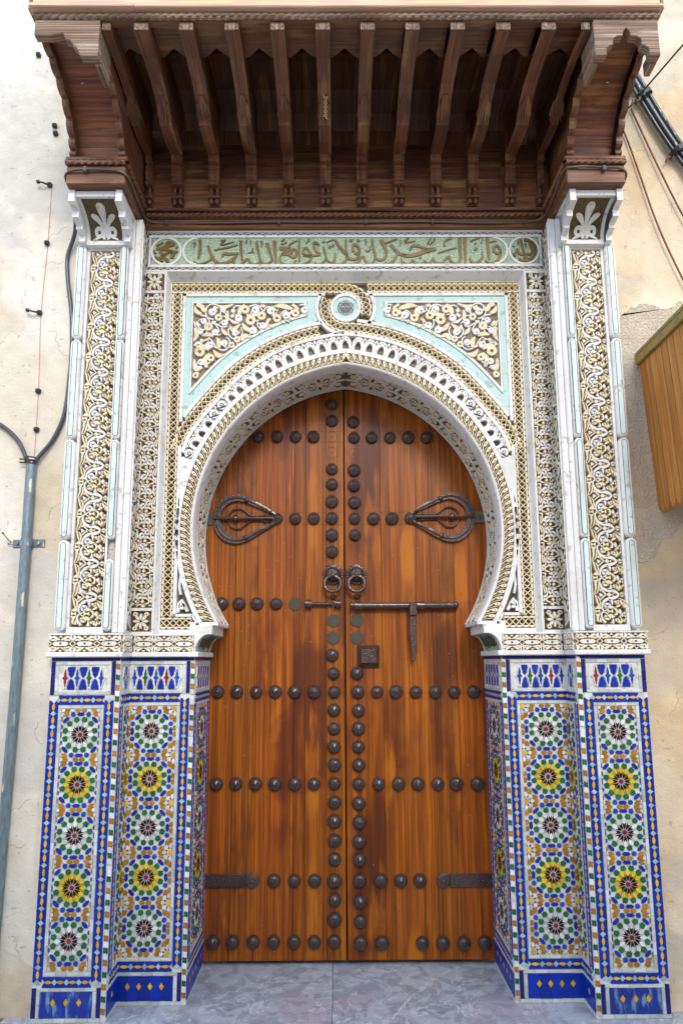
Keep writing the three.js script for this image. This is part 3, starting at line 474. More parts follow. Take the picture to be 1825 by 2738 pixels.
function innerFace(sk, st, s) {
  const X = (a, b) => s < 0 ? [a, b] : [-b, -a];
  tileRow(sk, 'top_tile', 'navy', true, 1.385, 1.400, ...X(-0.954, -0.672), 0.047);
  starStrip(sk, ...X(-0.688, -0.670), 0.016, 1.383);
  tileRow(sk, 'navy_tile', 'navy', false, ...X(-0.706, -0.690), 1.246, 1.383, 0.046); tileRow(sk, 'navy_tile', 'navy', false, ...X(-0.706, -0.690), 0.017, 0.124, 0.036);
  let q = X(-0.954, -0.708); frameRow(sk, true, 1.369, 1.383, ...q); frameRow(sk, true, 1.246, 1.254, ...q); q = X(-0.722, -0.708); frameRow(sk, false, ...q, 1.255, 1.368);
  q = X(-0.954, -0.724); lanternPanel(sk, q[0], q[1], 1.256, 1.367, 1);
  q = X(-0.954, -0.729); almondBorder(sk, true, 1.226, ...q, 0.036); almondBorder(sk, true, 0.147, ...q);
  almondBorder(sk, false, s < 0 ? -0.710 : 0.710, 0.147, 1.226);
  q = X(-0.954, -0.731); frameRow(sk, true, 1.193, 1.206, ...q); frameRow(sk, true, 0.169, 0.181, ...q);
  q = X(-0.743, -0.731); frameRow(sk, false, ...q, 0.182, 1.192);
  q = X(-0.954, -0.745); rosettePanel(sk, q[0], q[1], 0.183, 1.191, s < 0 ? -0.8495 : 0.8495, CY, st);
  q = X(-0.954, -0.708); frameRow(sk, true, 0.113, 0.126, ...q); q = X(-0.954, -0.690); frameRow(sk, true, 0.001, 0.016, ...q);
  q = X(-0.722, -0.708); frameRow(sk, false, ...q, 0.017, 0.112); q = X(-0.954, -0.724); diamondBase(sk, q[0], q[1], 0.018, 0.111);
}
function sideFace(sk, w, flip) { // local u 0..w from front edge to back
  const R = (a, b) => [a, b];
  tileRow(sk, 'top_tile', 'navy', true, 1.385, 1.400, 0.002, w, 0.047);
  frameRow(sk, true, 1.369, 1.383, 0.02, w); frameRow(sk, true, 1.246, 1.259, 0.02, w); lanternPanel(sk, 0.022, w - 0.004, 1.261, 1.367, 2);
  almondBorder(sk, true, 1.2245, 0.022, w); almondBorder(sk, true, 0.145, 0.022, w); almondBorder(sk, false, 0.024, 0.17, 1.20, 0.036);
  if (w > 0.25) almondBorder(sk, false, w - 0.022, 0.17, 1.20, 0.036);
  const a = 0.044 + 0.013, b = w > 0.25 ? w - 0.055 : w;
  frameRow(sk, true, 1.191, 1.203, 0.044, w); frameRow(sk, true, 0.168, 0.181, 0.044, w); frameRow(sk, false, 0.044, a, 0.182, 1.19);
  rosettePanel(sk, a, b, 0.183, 1.19, w > 0.25 ? (a + b) / 2 : a + 0.079, CY, null);
  frameRow(sk, true, 0.112, 0.124, 0.004, w); frameRow(sk, true, 0.001, 0.016, 0.004, w); diamondBase(sk, 0.006, w - 0.002, 0.018, 0.110);
}
for (const s of [-1, 1]) {
  const d = thing('tiled_dado', s < 0 ? 'blue and yellow mosaic tile dado at the foot of the wall with the metal conduit' : 'blue and yellow mosaic tile dado standing beside the warm beige wall under the wooden bay', 'tile dado', 'mosaic tile dados flanking the door');
  const X = (a, b) => s < 0 ? [a, b] : [-b, -a];
  const core = new Geo(); core.box(...X(-1.245, -0.9535), 0, 1.4, -0.2, 0.1195 - TH); core.box(...X(-0.9534, -0.6705), 0, 1.4, -0.345, -TH - 0.0005);
  core.build('grout_bed', M.grout, d);
  const stuffOf = (grp, sink, nm, flip) => { for (const c in sink.G) sink.G[c].build(nm, Z[c][0], grp, { kind: 'stuff', flip }); };
  let g = part('outer_panel', d); g.position.z = 0.12 - TH; let st = mergeSink(ID); outerFace(meshSink(g), st, s); stuffOf(g, st, 'small_tiles');
  g = part('inner_panel', d); g.position.z = -TH; st = mergeSink(ID); innerFace(meshSink(g), st, s); stuffOf(g, st, 'small_tiles');
  // return between the two faces, and the jamb beside the door (too narrow in view to tell the pieces apart)
  g = part('return_panel', d); st = mergeSink((u, v, h) => [s * (0.9535 - h), v, 0.1195 - u]); sideFace(st, 0.118); stuffOf(g, st, 'return_tiles', s > 0);
  g = part('jamb_panel', d); st = mergeSink((u, v, h) => [s * (0.6705 - h), v, -0.0005 - u]); sideFace(st, 0.330); stuffOf(g, st, 'jamb_tiles', s > 0);
}
// ---------------------------------------------------------------- carved stucco
// relief motifs: each entry [tone, kind, data]; coordinates were read in drawing units and scaled to metres
const mapA = (x, y) => [(x - (235 - 0.0705 * (y - 685))) / 1130, -(y - 685) / 1205];
const MOTA = [
  ['w', [[560, 685, 40], [490, 760, 52], [470, 860, 60], [500, 970, 70], [590, 1080, 90], [720, 1140, 120], [880, 1150, 120], [1020, 1200, 100], [1100, 1290, 60], [1030, 1370, 90], [860, 1420, 120], [680, 1450, 110], [540, 1540, 80], [460, 1680, 62], [450, 1790, 50], [500, 1890, 40]]],
  ['w', [[840, 1110, 110], [875, 1010, 60], [868, 930, 14]]], ['w', [[820, 1470, 110], [840, 1570, 60], [822, 1670, 14]]],
  ['w', [[735, 1760, 36], [640, 1815, 30], [500, 1890, 26]]], ['c', [[560, 685, 24], [640, 735, 40], [720, 790, 50]]],
  ['W', [645, 1690, 128]], ['C', [690, 885, 122]],
  ['wp', [[1085, 690], [1180, 590], [1215, 690], [1180, 800]]], ['wp', [[412, 1225], [545, 1298], [420, 1375]]],
  ['c', [[440, 755, 30], [330, 860, 90], [310, 1040, 60], [265, 1180, 40], [215, 1290, 10]]], ['c', [[425, 890, 20], [395, 1060, 95], [330, 1210, 50], [232, 1290, 10]]], ['c', [[462, 980, 30], [560, 1180, 55], [660, 1292, 34]]], ['c', [[440, 1140, 90], [500, 1130, 60]]],
  ['c', [[228, 1300, 10], [280, 1420, 60], [300, 1560, 60], [400, 1770, 30]]], ['c', [[250, 1305, 10], [345, 1390, 60], [390, 1520, 80], [402, 1680, 16]]], ['c', [[660, 1292, 34], [530, 1380, 50], [430, 1470, 24]]],
  ['cp', [[262, 608], [350, 664], [435, 608], [435, 742], [350, 690], [262, 742]]], ['cp', [[330, 1648], [170, 1795], [440, 1800]]], ['cp', [[225, 762], [330, 890], [440, 764]]],
  ['cp', [[715, 608], [815, 664], [908, 608], [908, 746], [815, 690], [715, 746]]],
  ['c', [[900, 560, 30], [1020, 600, 70], [1050, 690, 60], [1020, 790, 70], [940, 800, 24]]], ['cp', [[860, 470], [1015, 545], [900, 582], [770, 575]]], ['cp', [[780, 770], [880, 790], [1000, 850], [900, 905], [840, 920], [800, 860]]],
  ['cp', [[680, 1290], [770, 1212], [862, 1290], [770, 1370]]], ['c', [[862, 1290, 22], [960, 1350, 18]]], ['c', [[862, 1290, 22], [950, 1248, 18]]],
  ['c', [[1130, 1150, 24], [1250, 1050, 60], [1340, 930, 30]]], ['c', [[1110, 1110, 50], [1200, 1000, 70], [1180, 860, 24]]], ['c', [[1130, 900, 50], [1230, 820, 90], [1330, 720, 60]]], ['c', [[960, 1010, 90], [1040, 980, 130], [1090, 1080, 60]]], ['c', [[1290, 780, 40], [1320, 880, 50]]],
  ['cp', [[1150, 1292], [1235, 1200], [1345, 1292], [1235, 1390]]],
  ['c', [[1110, 1420, 24], [1230, 1490, 70], [1330, 1560, 30]]], ['c', [[935, 1520, 60], [1020, 1590, 130], [1080, 1490, 40]]], ['c', [[1130, 1480, 40], [1180, 1600, 80], [1250, 1760, 50]]], ['c', [[960, 1740, 40], [1050, 1690, 90], [1120, 1650, 40]]], ['c', [[1240, 1560, 30], [1290, 1680, 60], [1320, 1790, 30]]],
];
MOTA.push(...[[[690, 1463, 10], [760, 1462, 40], [805, 1466, 30]], [[700, 1112, 10], [770, 1115, 36], [825, 1118, 30]], [[575, 1630, 18], [618, 1688, 26]], [[708, 1628, 18], [694, 1700, 26]], [[612, 1795, 14], [640, 1738, 40]], [[578, 908, 16], [645, 888, 30]], [[722, 875, 20], [748, 950, 26]], [[645, 775, 14], [668, 835, 36]], [[300, 1340, 12], [352, 1450, 26], [372, 1600, 12]], [[392, 915, 12], [372, 1070, 26], [290, 1250, 10]], [[1175, 1296, 16], [1300, 1298, 30]], [[1008, 940, 16], [1048, 1028, 26]], [[1180, 850, 20], [1228, 985, 28]], [[1258, 755, 20], [1286, 865, 26]], [[995, 1615, 20], [1062, 1535, 26]], [[1192, 1640, 20], [1205, 1750, 28]], [[1150, 1132, 12], [1300, 1008, 20]], [[1140, 1440, 12], [1262, 1530, 20]], [[900, 578, 12], [1000, 548, 24]], [[880, 790, 12], [1000, 870, 24]]].map(q => ['l', q]));
const mapB = (x, y) => [(x - (298 - 0.045 * (y - 325))) / 900, -(y - 325) / 1250];
const MOTB = [
  ['cp', [[640, 325], [710, 240], [790, 320], [725, 402]]], ['cp', [[305, 215], [412, 312], [305, 415]]], ['c', [[640, 195, 40], [480, 240, 70], [425, 325, 60], [480, 400, 70], [640, 430, 40]]],
  ['c', [[860, 322, 34], [960, 215, 26]]], ['c', [[860, 330, 34], [985, 470, 26]]], ['cp', [[930, 325], [1000, 262], [1055, 320], [1000, 392]]],
  ['c', [[1185, 345, 12], [1085, 440, 70], [1050, 570, 80], [1070, 650, 20]]], ['c', [[1188, 345, 20], [1150, 500, 60], [1100, 690, 46]]], ['c', [[1185, 335, 12], [1100, 240, 60], [1080, 120, 50]]],
  ['W', [860, 605, 132]], ['W', [620, 722, 142]],
  ['w', [[290, 478, 40], [420, 492, 60], [410, 600, 50], [415, 700, 50], [480, 800, 50], [620, 862, 30]]], ['w', [[960, 480, 30], [1005, 640, 40], [1015, 750, 60], [1070, 830, 60], [1180, 828, 40]]], ['w', [[690, 440, 24], [850, 452, 50], [960, 530, 40], [1000, 610, 30]]],
  ['cp', [[550, 490], [690, 452], [775, 492], [695, 575]]], ['cp', [[770, 755], [890, 750], [955, 830], [690, 860]]], ['c', [[310, 590, 30], [345, 720, 70], [300, 880, 20]]], ['wp', [[1050, 820], [1120, 740], [1165, 820]]],
];
MOTB.push(...[[[695, 640, 16], [668, 745, 28]], [[535, 785, 16], [625, 742, 40]], [[812, 605, 16], [842, 695, 26]], [[835, 565, 24], [950, 572, 40]], [[1120, 420, 14], [1092, 565, 30]], [[455, 500, 14], [640, 445, 24]], [[340, 660, 14], [330, 790, 26]]].map(q => ['l', q]));
function applyMotif(list, mp, W, Cr, Ln, x0, w, y0, h, M4, mir, hb, ht, ymin, ymax) {
  const T = (x, y) => { const [u, v] = mp(x, y); return [x0 + (mir ? 1 - u : u) * w, y0 + v * h]; };
  const k = list === MOTA ? w / 1130 : w / 900;
  for (const [t, q] of list) {
    if (t === 'l') { const p = q.map(a => [...T(a[0], a[1]), a[2] * k]); if (p.every(a => a[1] > ymin + 0.002 && a[1] < ymax - 0.002)) Ln.ribbon(p, ht - 0.003, ht + 0.0007, M4, 2); continue; }
    const g = t[0].toLowerCase() === 'w' ? W : Cr;
    if (t === 'W' || t === 'C') { const [x, y] = T(q[0], q[1]); if (y < ymin + 0.01 || y > ymax - 0.01) continue; g.ring(x, y, q[2] * k * 0.28, q[2] * k * 0.92, hb, ht, M4, 12); }
    else if (t[1] === 'p') { const p = q.map(a => T(...a)), c = clip(p, x0, x0 + w, ymin, ymax); if (c) g.prism(c, hb, ht - 0.0008, M4); }
    else {
      const p = q.map(a => [...T(a[0], a[1]), a[2] * k * (t[0] === 'c' ? 0.90 : 0.95)]);
      const ins = p.filter(a => a[1] > ymin + 0.002 && a[1] < ymax - 0.002); if (ins.length < p.length) { if (ins.length >= 2) g.ribbon(ins, hb, ht, M4, 3); continue; }
      g.ribbon(p, hb, ht, M4, 3);
    }
  }
}
const off = (z) => (u, v, h) => [u, v, z + h];
const stadium = (x0, x1, y0, y1, n = 8) => { const r = (x1 - x0) / 2, c = (x0 + x1) / 2; return [...arcp(c, y0 + r, r, 180, 360, n), ...arcp(c, y1 - r, r, 0, 180, n)]; };
for (const s of [-1, 1]) {
  const pl = thing('stucco_pilaster', s < 0 ? 'carved white and cream stucco pilaster beside the black cable on the cream wall' : 'carved white and cream stucco pilaster next to the hanging wooden bay', 'pilaster', 'carved stucco pilasters');
  const X = (a, b) => s < 0 ? [a, b] : [-b, -a], fl = s > 0;
  const b = new Geo(); b.box(...X(-1.240, -0.9638), 1.5005, 3.43, -0.2, 0.097); 
  b.box(...X(-1.190, -1.178), 1.502, 3.28, 0.0971, 0.124); b.box(...X(-1.042, -1.034), 1.502, 3.28, 0.0971, 0.124);
  b.box(...X(-1.178, -1.042), 3.262, 3.28, 0.0972, 0.1235); b.box(...X(-1.178, -1.042), 1.502, 1.527, 0.0972, 0.1235);
  // moulded white fillet beside the inner rib
  b.cbox(...X(-0.999, -0.976), 1.502, 3.42, 0.0971, 0.126, 0.004); b.cbox(...X(-0.975, -0.9475), 1.502, 3.42, 0.0971, 0.1205, 0.003);
  b.prism([[0.9640, -0.05], [0.9632, 0.0], [0.9472, 0.1078], [0.9752, 0.1078], [0.9752, -0.05]], 1.5006, 3.4298, s < 0 ? (u, v, h) => [-u, h, v] : (u, v, h) => [u, h, v]);
  b.build('shaft', M.white, pl);
  const px = X(-1.178, -1.042), bed = new Geo(); bed.box(px[0] + 0.0004, px[1] - 0.0004, 1.5275, 3.2615, 0.0973, 0.1005); bed.build('panel_ground', M.brown, pl);
  const W = new Geo(), C = new Geo(), Ln = new Geo(), N = 12, hh = (3.2615 - 1.5275) / N;
  for (let i = -1; i <= N; i++) applyMotif(MOTA, mapA, W, C, Ln, px[0] + 0.002, px[1] - px[0] - 0.004, 3.2615 - (i + 0.62) * hh, hh, off(0), false, 0.1000, 0.1225, 1.528, 3.261);
  W.build('white_scrollwork', M.white, pl); C.build('cream_scrollwork', M.cream, pl); Ln.build('chisel_cuts', M.brown, pl, { kind: 'stuff' });
  // ribs with pale blue inlays, four lengths each
  const ys = [3.281, 2.816, 2.348, 1.899, 1.508];
  for (const [a, c] of [[-1.236, -1.191], [-1.033, -1.000]]) for (let k = 0; k < 4; k++) {
    const brk = s < 0 && k === 3 && a > -1.1, q = X(a, c), y1 = ys[k] - (brk ? 0.085 : 0.002), y0 = ys[k + 1] + 0.002, w = q[1] - q[0];
    const g = new Geo(); g.prism(stadium(q[0], q[1], y0, y1), 0.0971, 0.1440, ID, [], 0.007); const rib = g.build('rib', M.white, pl, { smooth: 0.6 });
    const cx = (q[0] + q[1]) / 2;
    if (brk) new Geo().prism(spline([[q[0] + 0.002, y1 - 0.01], [q[1] - 0.004, y1 - 0.006], [q[1] - 0.001, y1 + 0.04], [q[1] - 0.006, ys[3] - 0.012], [q[0] + 0.006, ys[3] - 0.010], [q[0] + 0.001, y1 + 0.03]], 4, true).map(z => [z[0] + rr(-0.002, 0.002), z[1] + rr(-0.003, 0.003)]), 0.0972, 0.118, ID, [], 0.004).build('broken_plaster', M.cement, pl);
    new Geo().prism(stadium(cx - 0.0125, cx + 0.0125, y0 + 0.010, y1 - 0.010), 0.140, 0.1446, ID).build('groove', M.line, rib);
    new Geo().prism(stadium(cx - 0.0100, cx + 0.0100, y0 + 0.0125, y1 - 0.0125), 0.140, 0.1452, ID, [], 0.0005).build('inlay', M.inlay, rib);
  }
  // return face carving (foreshortened)
  const MR = (u, v, h) => [s * (0.9472 + u * 0.148 - h), v, 0.108 - u]; const rb = new Geo(); rb.prism([[0.004, 1.515], [0.1055, 1.515], [0.1055, 3.41], [0.004, 3.41]], 0, 0.002, MR); rb.build('return_ground', M.brown, pl, { flip: fl });
  const RW = new Geo(), RC = new Geo();
  for (let k = 0; k < 17; k++) { const y = 1.53 + k * 0.110, m = k % 2 ? 1 : -1, c = 0.055;
    RW.ribbon([[c - m * 0.04, y, 0.008], [c + m * 0.03, y + 0.022, 0.012], [c + m * 0.035, y + 0.055, 0.012], [c - m * 0.01, y + 0.07, 0.010], [c - m * 0.04, y + 0.11, 0.008]], 0.001, 0.008, MR, 3);
    RC.ring(c - m * 0.012, y + 0.035, 0.007, 0.018, 0.001, 0.007, MR, 10); RC.ribbon([[c + m * 0.01, y + 0.08, 0.014], [c + m * 0.035, y + 0.095, 0.018]], 0.001, 0.007, MR, 1); RC.ribbon([[c - m * 0.04, y + 0.06, 0.010], [c - m * 0.035, y + 0.09, 0.016]], 0.001, 0.007, MR, 1); RC.disc(c + m * 0.03, y + 0.03, 0.007, 0.001, 0.006, MR, 7); }
  RW.prism([[0.001, 1.515], [0.0045, 1.515], [0.0045, 3.41], [0.001, 3.41]], 0, 0.006, MR);
  RW.build('return_scrollwork', M.white, pl, { flip: fl }); RC.build('return_leaves', M.cream, pl, { flip: fl });
  // capital: stepped cheeks, a cove with a flower, and a top slab
  const cap = part('capital', pl), MXc = (u, v, h) => [u, v, h];
  const prof = [[0.10, 3.431], [0.300, 3.431], [0.300, 3.376], [0.262, 3.370], [0.250, 3.366], [0.250, 3.337], [0.214, 3.331], [0.204, 3.327], [0.204, 3.312], [0.178, 3.306], [0.168, 3.302], [0.168, 3.276], [0.150, 3.270], [0.10, 3.270]];
  for (const [a, c] of [[-1.216, -1.188], [-1.010, -0.982]]) { const q = X(a, c); new Geo().prism(prof, q[0], q[1], (u, v, h) => [h, v, u], [], 0.002).build('stepped_cheek', M.white, cap); }
  const qc = X(-1.187, -1.011), cov = t => { const a = t * Math.PI / 2; return [0.282 - 0.140 * Math.cos(a * 0.98) , 3.292 + 0.112 * Math.sin(a)]; };
  const cg = new Geo(), fg = new Geo(), n = 14;
  const surf = (u, v, h) => { const t = Math.min(1, Math.max(0, v)), [z, y] = cov(t), a = t * Math.PI / 2, nz = Math.cos(a) , ny = -Math.sin(a) * 0.9; return [u, y + ny * h, z + nz * h]; };
  for (let i = 0; i < n; i++) { const t0 = i / n, t1 = (i + 1) / n; cg.quad(surf(qc[0] + 0.0151, t0, 0), surf(qc[1] - 0.0151, t0, 0), surf(qc[1] - 0.0151, t1, 0), surf(qc[0] + 0.0151, t1, 0)); }
  cg.build('cove', M.olive, cap);
  for (let i = 0; i < n; i++) for (const [a, c] of [[qc[0], qc[0] + 0.015], [qc[1] - 0.015, qc[1]]]) { const t0 = i / n, t1 = (i + 1) / n; fg.quad(surf(a, t0, 0.004), surf(c, t0, 0.004), surf(c, t1, 0.004), surf(a, t1, 0.004)); fg.quad(surf(a, t0, -0.004), surf(a, t0, 0.004), surf(a, t1, 0.004), surf(a, t1, -0.004)); fg.quad(surf(c, t0, 0.004), surf(c, t0, -0.004), surf(c, t1, -0.004), surf(c, t1, 0.004)); }
  fg.box(qc[0], qc[1], 3.405, 3.4305, 0.12, 0.292); fg.box(qc[0], qc[1], 3.2715, 3.292, 0.0985, 0.150); fg.box(qc[0] , qc[1], 3.292, 3.405, 0.0986, 0.128); fg.build('cove_border', M.white, cap);
  const cx = (qc[0] + qc[1]) / 2, fw = new Geo(), FM = (u, v, h) => surf(cx + u, v, h);
  const pe = (ang, l, w) => { const dx = Math.sin(ang), dy = Math.cos(ang); fw.ribbon([[0.008 * dx, 0.10, 0.004], [dx * l * 0.30, 0.22 + dy * l * 3.1, w * 0.45], [dx * l * 0.7, 0.22 + dy * l * 6.0, w * 0.95], [dx * l * 0.92, 0.22 + dy * l * 7.6, w], [dx * l, 0.22 + dy * l * 8.5, w * 0.45]], 0, 0.006, FM, 4); };
  pe(0, 0.080, 0.036); pe(0.72, 0.066, 0.030); pe(-0.72, 0.066, 0.030);
  for (const m of [-1, 1]) { fw.ring(m * 0.030, 0.225, 0.007, 0.021, 0, 0.006, (u, v, h) => FM(u, 0.225 + (v - 0.225) * 7, h), 14); fw.ribbon([[m * 0.018, 0.16, 0.020], [m * 0.036, 0.09, 0.024], [m * 0.056, 0.03, 0.008]], 0, 0.006, FM, 4); fw.ribbon([[m * 0.016, 0.16, 0.016], [m * 0.008, 0.05, 0.012]], 0, 0.006, FM, 2); }
  fw.build('flower', M.white, cap);
}
// impost bands
for (const s of [-1, 1]) {
  const ib = thing('impost_band', s < 0 ? 'carved white stucco band capping the tiles nearest the metal conduit' : 'carved white stucco band capping the tiles nearest the wooden bay', 'stucco band', 'carved bands over the tile dados');
  const X = (a, b) => s < 0 ? [a, b] : [-b, -a], fl = s > 0;
  const g = new Geo();
  for (const [a, b, z0, z1] of [[-1.262, -0.944, -0.1, 0.134], [-0.9439, -0.668, -0.1, 0.014]]) { g.cbox(...X(a, b), 1.4005, 1.422, z0, z1 + 0.008, 0.004); g.cbox(...X(a + 0.003, b - (a < -1 ? 0.003 : 0)), 1.492, 1.5, z0, z1 + 0.004, 0.002); g.box(...X(a + 0.006, b - (a < -1 ? 0.006 : 0)), 1.422, 1.492, z0, z1 - 0.006); }
  g.build('rails', M.white, ib);
  const bd = new Geo(), W = new Geo(), C = new Geo();
  const strip = (x0, x1, Mp) => {
    bd.prism([[x0, 1.4225], [x1, 1.4225], [x1, 1.4915], [x0, 1.4915]], -0.0055, -0.0040, Mp);
    const c = 1.457, n = Math.max(1, Math.round((x1 - x0) / 0.1)), p = (x1 - x0) / n;
    for (let i = 0; i < n; i++) { const u = x0 + (i + 0.5) * p;
      W.prism([[u - 0.034, c], [u - 0.024, c + 0.009], [u + 0.024, c + 0.009], [u + 0.034, c], [u + 0.024, c - 0.009], [u - 0.024, c - 0.009]], -0.005, 0.003, Mp, [[[u - 0.007, c], [u, c + 0.006], [u + 0.007, c], [u, c - 0.006]]]);
      for (const t of [-1, 1]) {
        W.prism([[u - 0.009, c + t * 0.024], [u, c + t * 0.0345], [u + 0.009, c + t * 0.024], [u, c + t * 0.0275]], -0.005, 0.003, Mp);
        for (const m of [-1, 1]) {
          C.ribbon([[u + m * 0.002, c + t * 0.016, 0.004], [u + m * 0.014, c + t * 0.020, 0.009], [u + m * 0.026, c + t * 0.028, 0.010], [u + m * 0.036, c + t * 0.027, 0.004]], -0.005, 0.003, Mp, 3);
          C.ribbon([[u + m * 0.016, c + t * 0.014, 0.003], [u + m * 0.03, c + t * 0.016, 0.008], [u + m * 0.040, c + t * 0.012, 0.003]], -0.005, 0.003, Mp, 2);
          const e = u + m * p / 2; W.ribbon([[e - m * 0.001, c + t * 0.014, 0.003], [e - m * 0.009, c + t * 0.024, 0.013], [e - m * 0.004, c + t * 0.034, 0.004]], -0.005, 0.003, Mp, 3);
          C.ribbon([[e, c + t * 0.012, 0.0035], [e - m * 0.013, c, 0.0035]], -0.005, 0.002, Mp, 1);
        }
      }
    }
  };
  let q = X(-1.255, -0.951); strip(q[0], q[1], off(0.134)); q = X(-0.937, -0.672); strip(q[0], q[1], off(0.014));
  strip(0.004, 0.112, (u, v, h) => [s * (0.9445 - h) , v, 0.130 - u]);
  bd.build('band_ground', M.brown, ib); W.build('white_relief', M.white, ib); C.build('cream_leaves', M.cream, ib);
}
// ---------------------------------------------------------------- arch surround
const ACX = 0.095, ACY = 1.985, AR = 0.800, A0 = 96.8, A1 = 211.0;
const archPt = (s, R, deg) => { const a = deg * D2R; return [s < 0 ? ACX + R * Math.cos(a) : -ACX - R * Math.cos(a), ACY + R * Math.sin(a)]; };
const apexDeg = R => Math.acos(-ACX / R) / D2R; // angle at which the left arc meets the axis
const footDeg = (R, y) => 180 + Math.asin((ACY - y) / R) / D2R;
const archLine = (s, R, n = 40, yb = 1.53) => { const a = apexDeg(R), b = footDeg(R, yb); return Array.from({ length: n + 1 }, (_, i) => archPt(s, R, a + (b - a) * i / n)); };
const arch = thing('stucco_arch', 'carved white and cream horseshoe arch surround framing the wooden door', 'arch');
const ZF = -0.062, GD = 0.010; // datum of the arch field, and how deep its ground is cut below that
{
  // body: slab with the horseshoe opening, from the field back to the door
  const R = 0.813, left = archLine(-1, R, 40, 1.557), right = archLine(1, R, 40, 1.557).reverse();
  const outer = [[-0.868, 1.5002], [-0.69, 1.5002], ...left.slice().reverse(), ...right.slice().reverse().slice(1), [0.69, 1.5002], [0.868, 1.5002], [0.868, 3.235], [-0.868, 3.235]];
  const g = new Geo(); g.prism(outer, -0.325, ZF - GD, ID); g.build('arch_body', M.brown, arch);
  const f = new Geo();
  // flat white surround strips beside the field, and the bevel into it
  for (const s of [-1, 1]) { const X = (a, b) => s < 0 ? [a, b] : [-b, -a]; f.box(...X(-0.9630, -0.8682), 1.5001, 3.236, -0.2, -0.020); f.box(...X(-0.8675, -0.858), 1.5003, 3.237, -0.0199, 0.0);
    const e = s < 0 ? 1 : -1; f.quad([-0.858 * e, 1.5, 0], [-0.847 * e, 1.5, -0.048], [-0.847 * e, 3.212, -0.048], [-0.858 * e, 3.237, 0]); f.quad([-0.847 * e, 1.5, -0.048], [-0.847 * e, 1.5, -0.072], [-0.847 * e, 3.212, -0.072], [-0.847 * e, 3.212, -0.048]);
    f.box(...X(-0.847, -0.8435), 1.5, 3.208, ZF - GD, -0.0481); }
  f.quad([-0.858, 3.237, 0], [-0.847, 3.212, -0.048], [0.847, 3.212, -0.048], [0.858, 3.237, 0]); f.box(-0.8468, 0.8468, 3.2075, 3.212, ZF - GD, -0.0482);
  f.box(-0.9625, 0.9625, 3.2361, 3.2395, -0.2, -0.001);
  f.build('frame_moulding', M.white, arch);
}
const FZ = off(ZF), LT = 0.013, WT = 0.016; // relief heights over the ground
// lattice bands (beads along both edges, crossing laths between)
const LC = new Geo(), LG = new Geo();
function lattice(line, w = 0.056, gold = 0) {
  const p = resample(line, 0.0292), up = offs(p, w / 2 - 0.0025), lo = offs(p, -w / 2 + 0.0025), iu = offs(p, w / 2 - 0.0115), il = offs(p, -w / 2 + 0.0115);
  for (let i = 0; i < p.length - 1; i++) {
    for (const [o, n] of [[up, iu], [lo, il]]) {
      const a = n[i], b = n[i + 1], m = [(o[i][0] + o[i + 1][0]) / 2, (o[i][1] + o[i + 1][1]) / 2], q = t => [a[0] + (b[0] - a[0]) * t, a[1] + (b[1] - a[1]) * t], c = q(0.5), d = [m[0] - c[0], m[1] - c[1]];
      const bead = [q(0.02), q(0.98), ...[0.93, 0.78, 0.5, 0.22, 0.07].map((t, k) => { const z = q(t), h = [0.55, 0.9, 1.02, 0.9, 0.55][k]; return [z[0] + d[0] * h, z[1] + d[1] * h]; })];
      const G = gold && (p[i][1] > gold && o === up) ? LG : LC; G.prism(bead, -GD, LT, FZ);
    }
    LC.ribbon([[...iu[i], 0.0030], [...il[i + 1], 0.0030]], -GD, LT - 0.002, FZ, 1); LC.ribbon([[...il[i], 0.0030], [...iu[i + 1], 0.0030]], -GD, LT - 0.0024, FZ, 1);
  }
}
const LAX = 0.8160, LAY = 3.1790;
const latArch = s => spline([[-0.802, 2.36], [-0.775, 2.44], [-0.728, 2.515], [-0.662, 2.602], [-0.53, 2.752], [-0.385, 2.860], [-0.24, 2.928], [-0.11, 2.962], [-0.05, 2.972]], 6).map(q => [s < 0 ? q[0] : -q[0], q[1]]);
const bandW = 0.056;
lattice([[-LAX, 1.580], [-LAX, LAY - 0.028]]); lattice([[-LAX - 0.027, LAY], [-0.0, LAY - 0.0005], ...arcp(0, 3.076, 0.1025, 86, -22, 14)], bandW, 3.17);
lattice([[LAX, 1.580], [LAX, LAY - 0.028]]); lattice([[LAX + 0.027, LAY], [0.105, LAY]].reverse(), bandW, 3.17);
lattice([[-LAX - 0.027, 1.552], [-0.700, 1.552]]); lattice([[0.700, 1.552], [LAX + 0.027, 1.552]]);
lattice([...arcp(0, 3.076, 0.1025, 150, 262, 14), ...latArch(1).reverse().slice(1)]);
lattice(latArch(-1).filter(q => Math.hypot(q[0], q[1] - 3.076) > 0.162));
LC.build('lattice_band', M.cream, arch); LG.build('gilded_lattice', M.gold, arch);
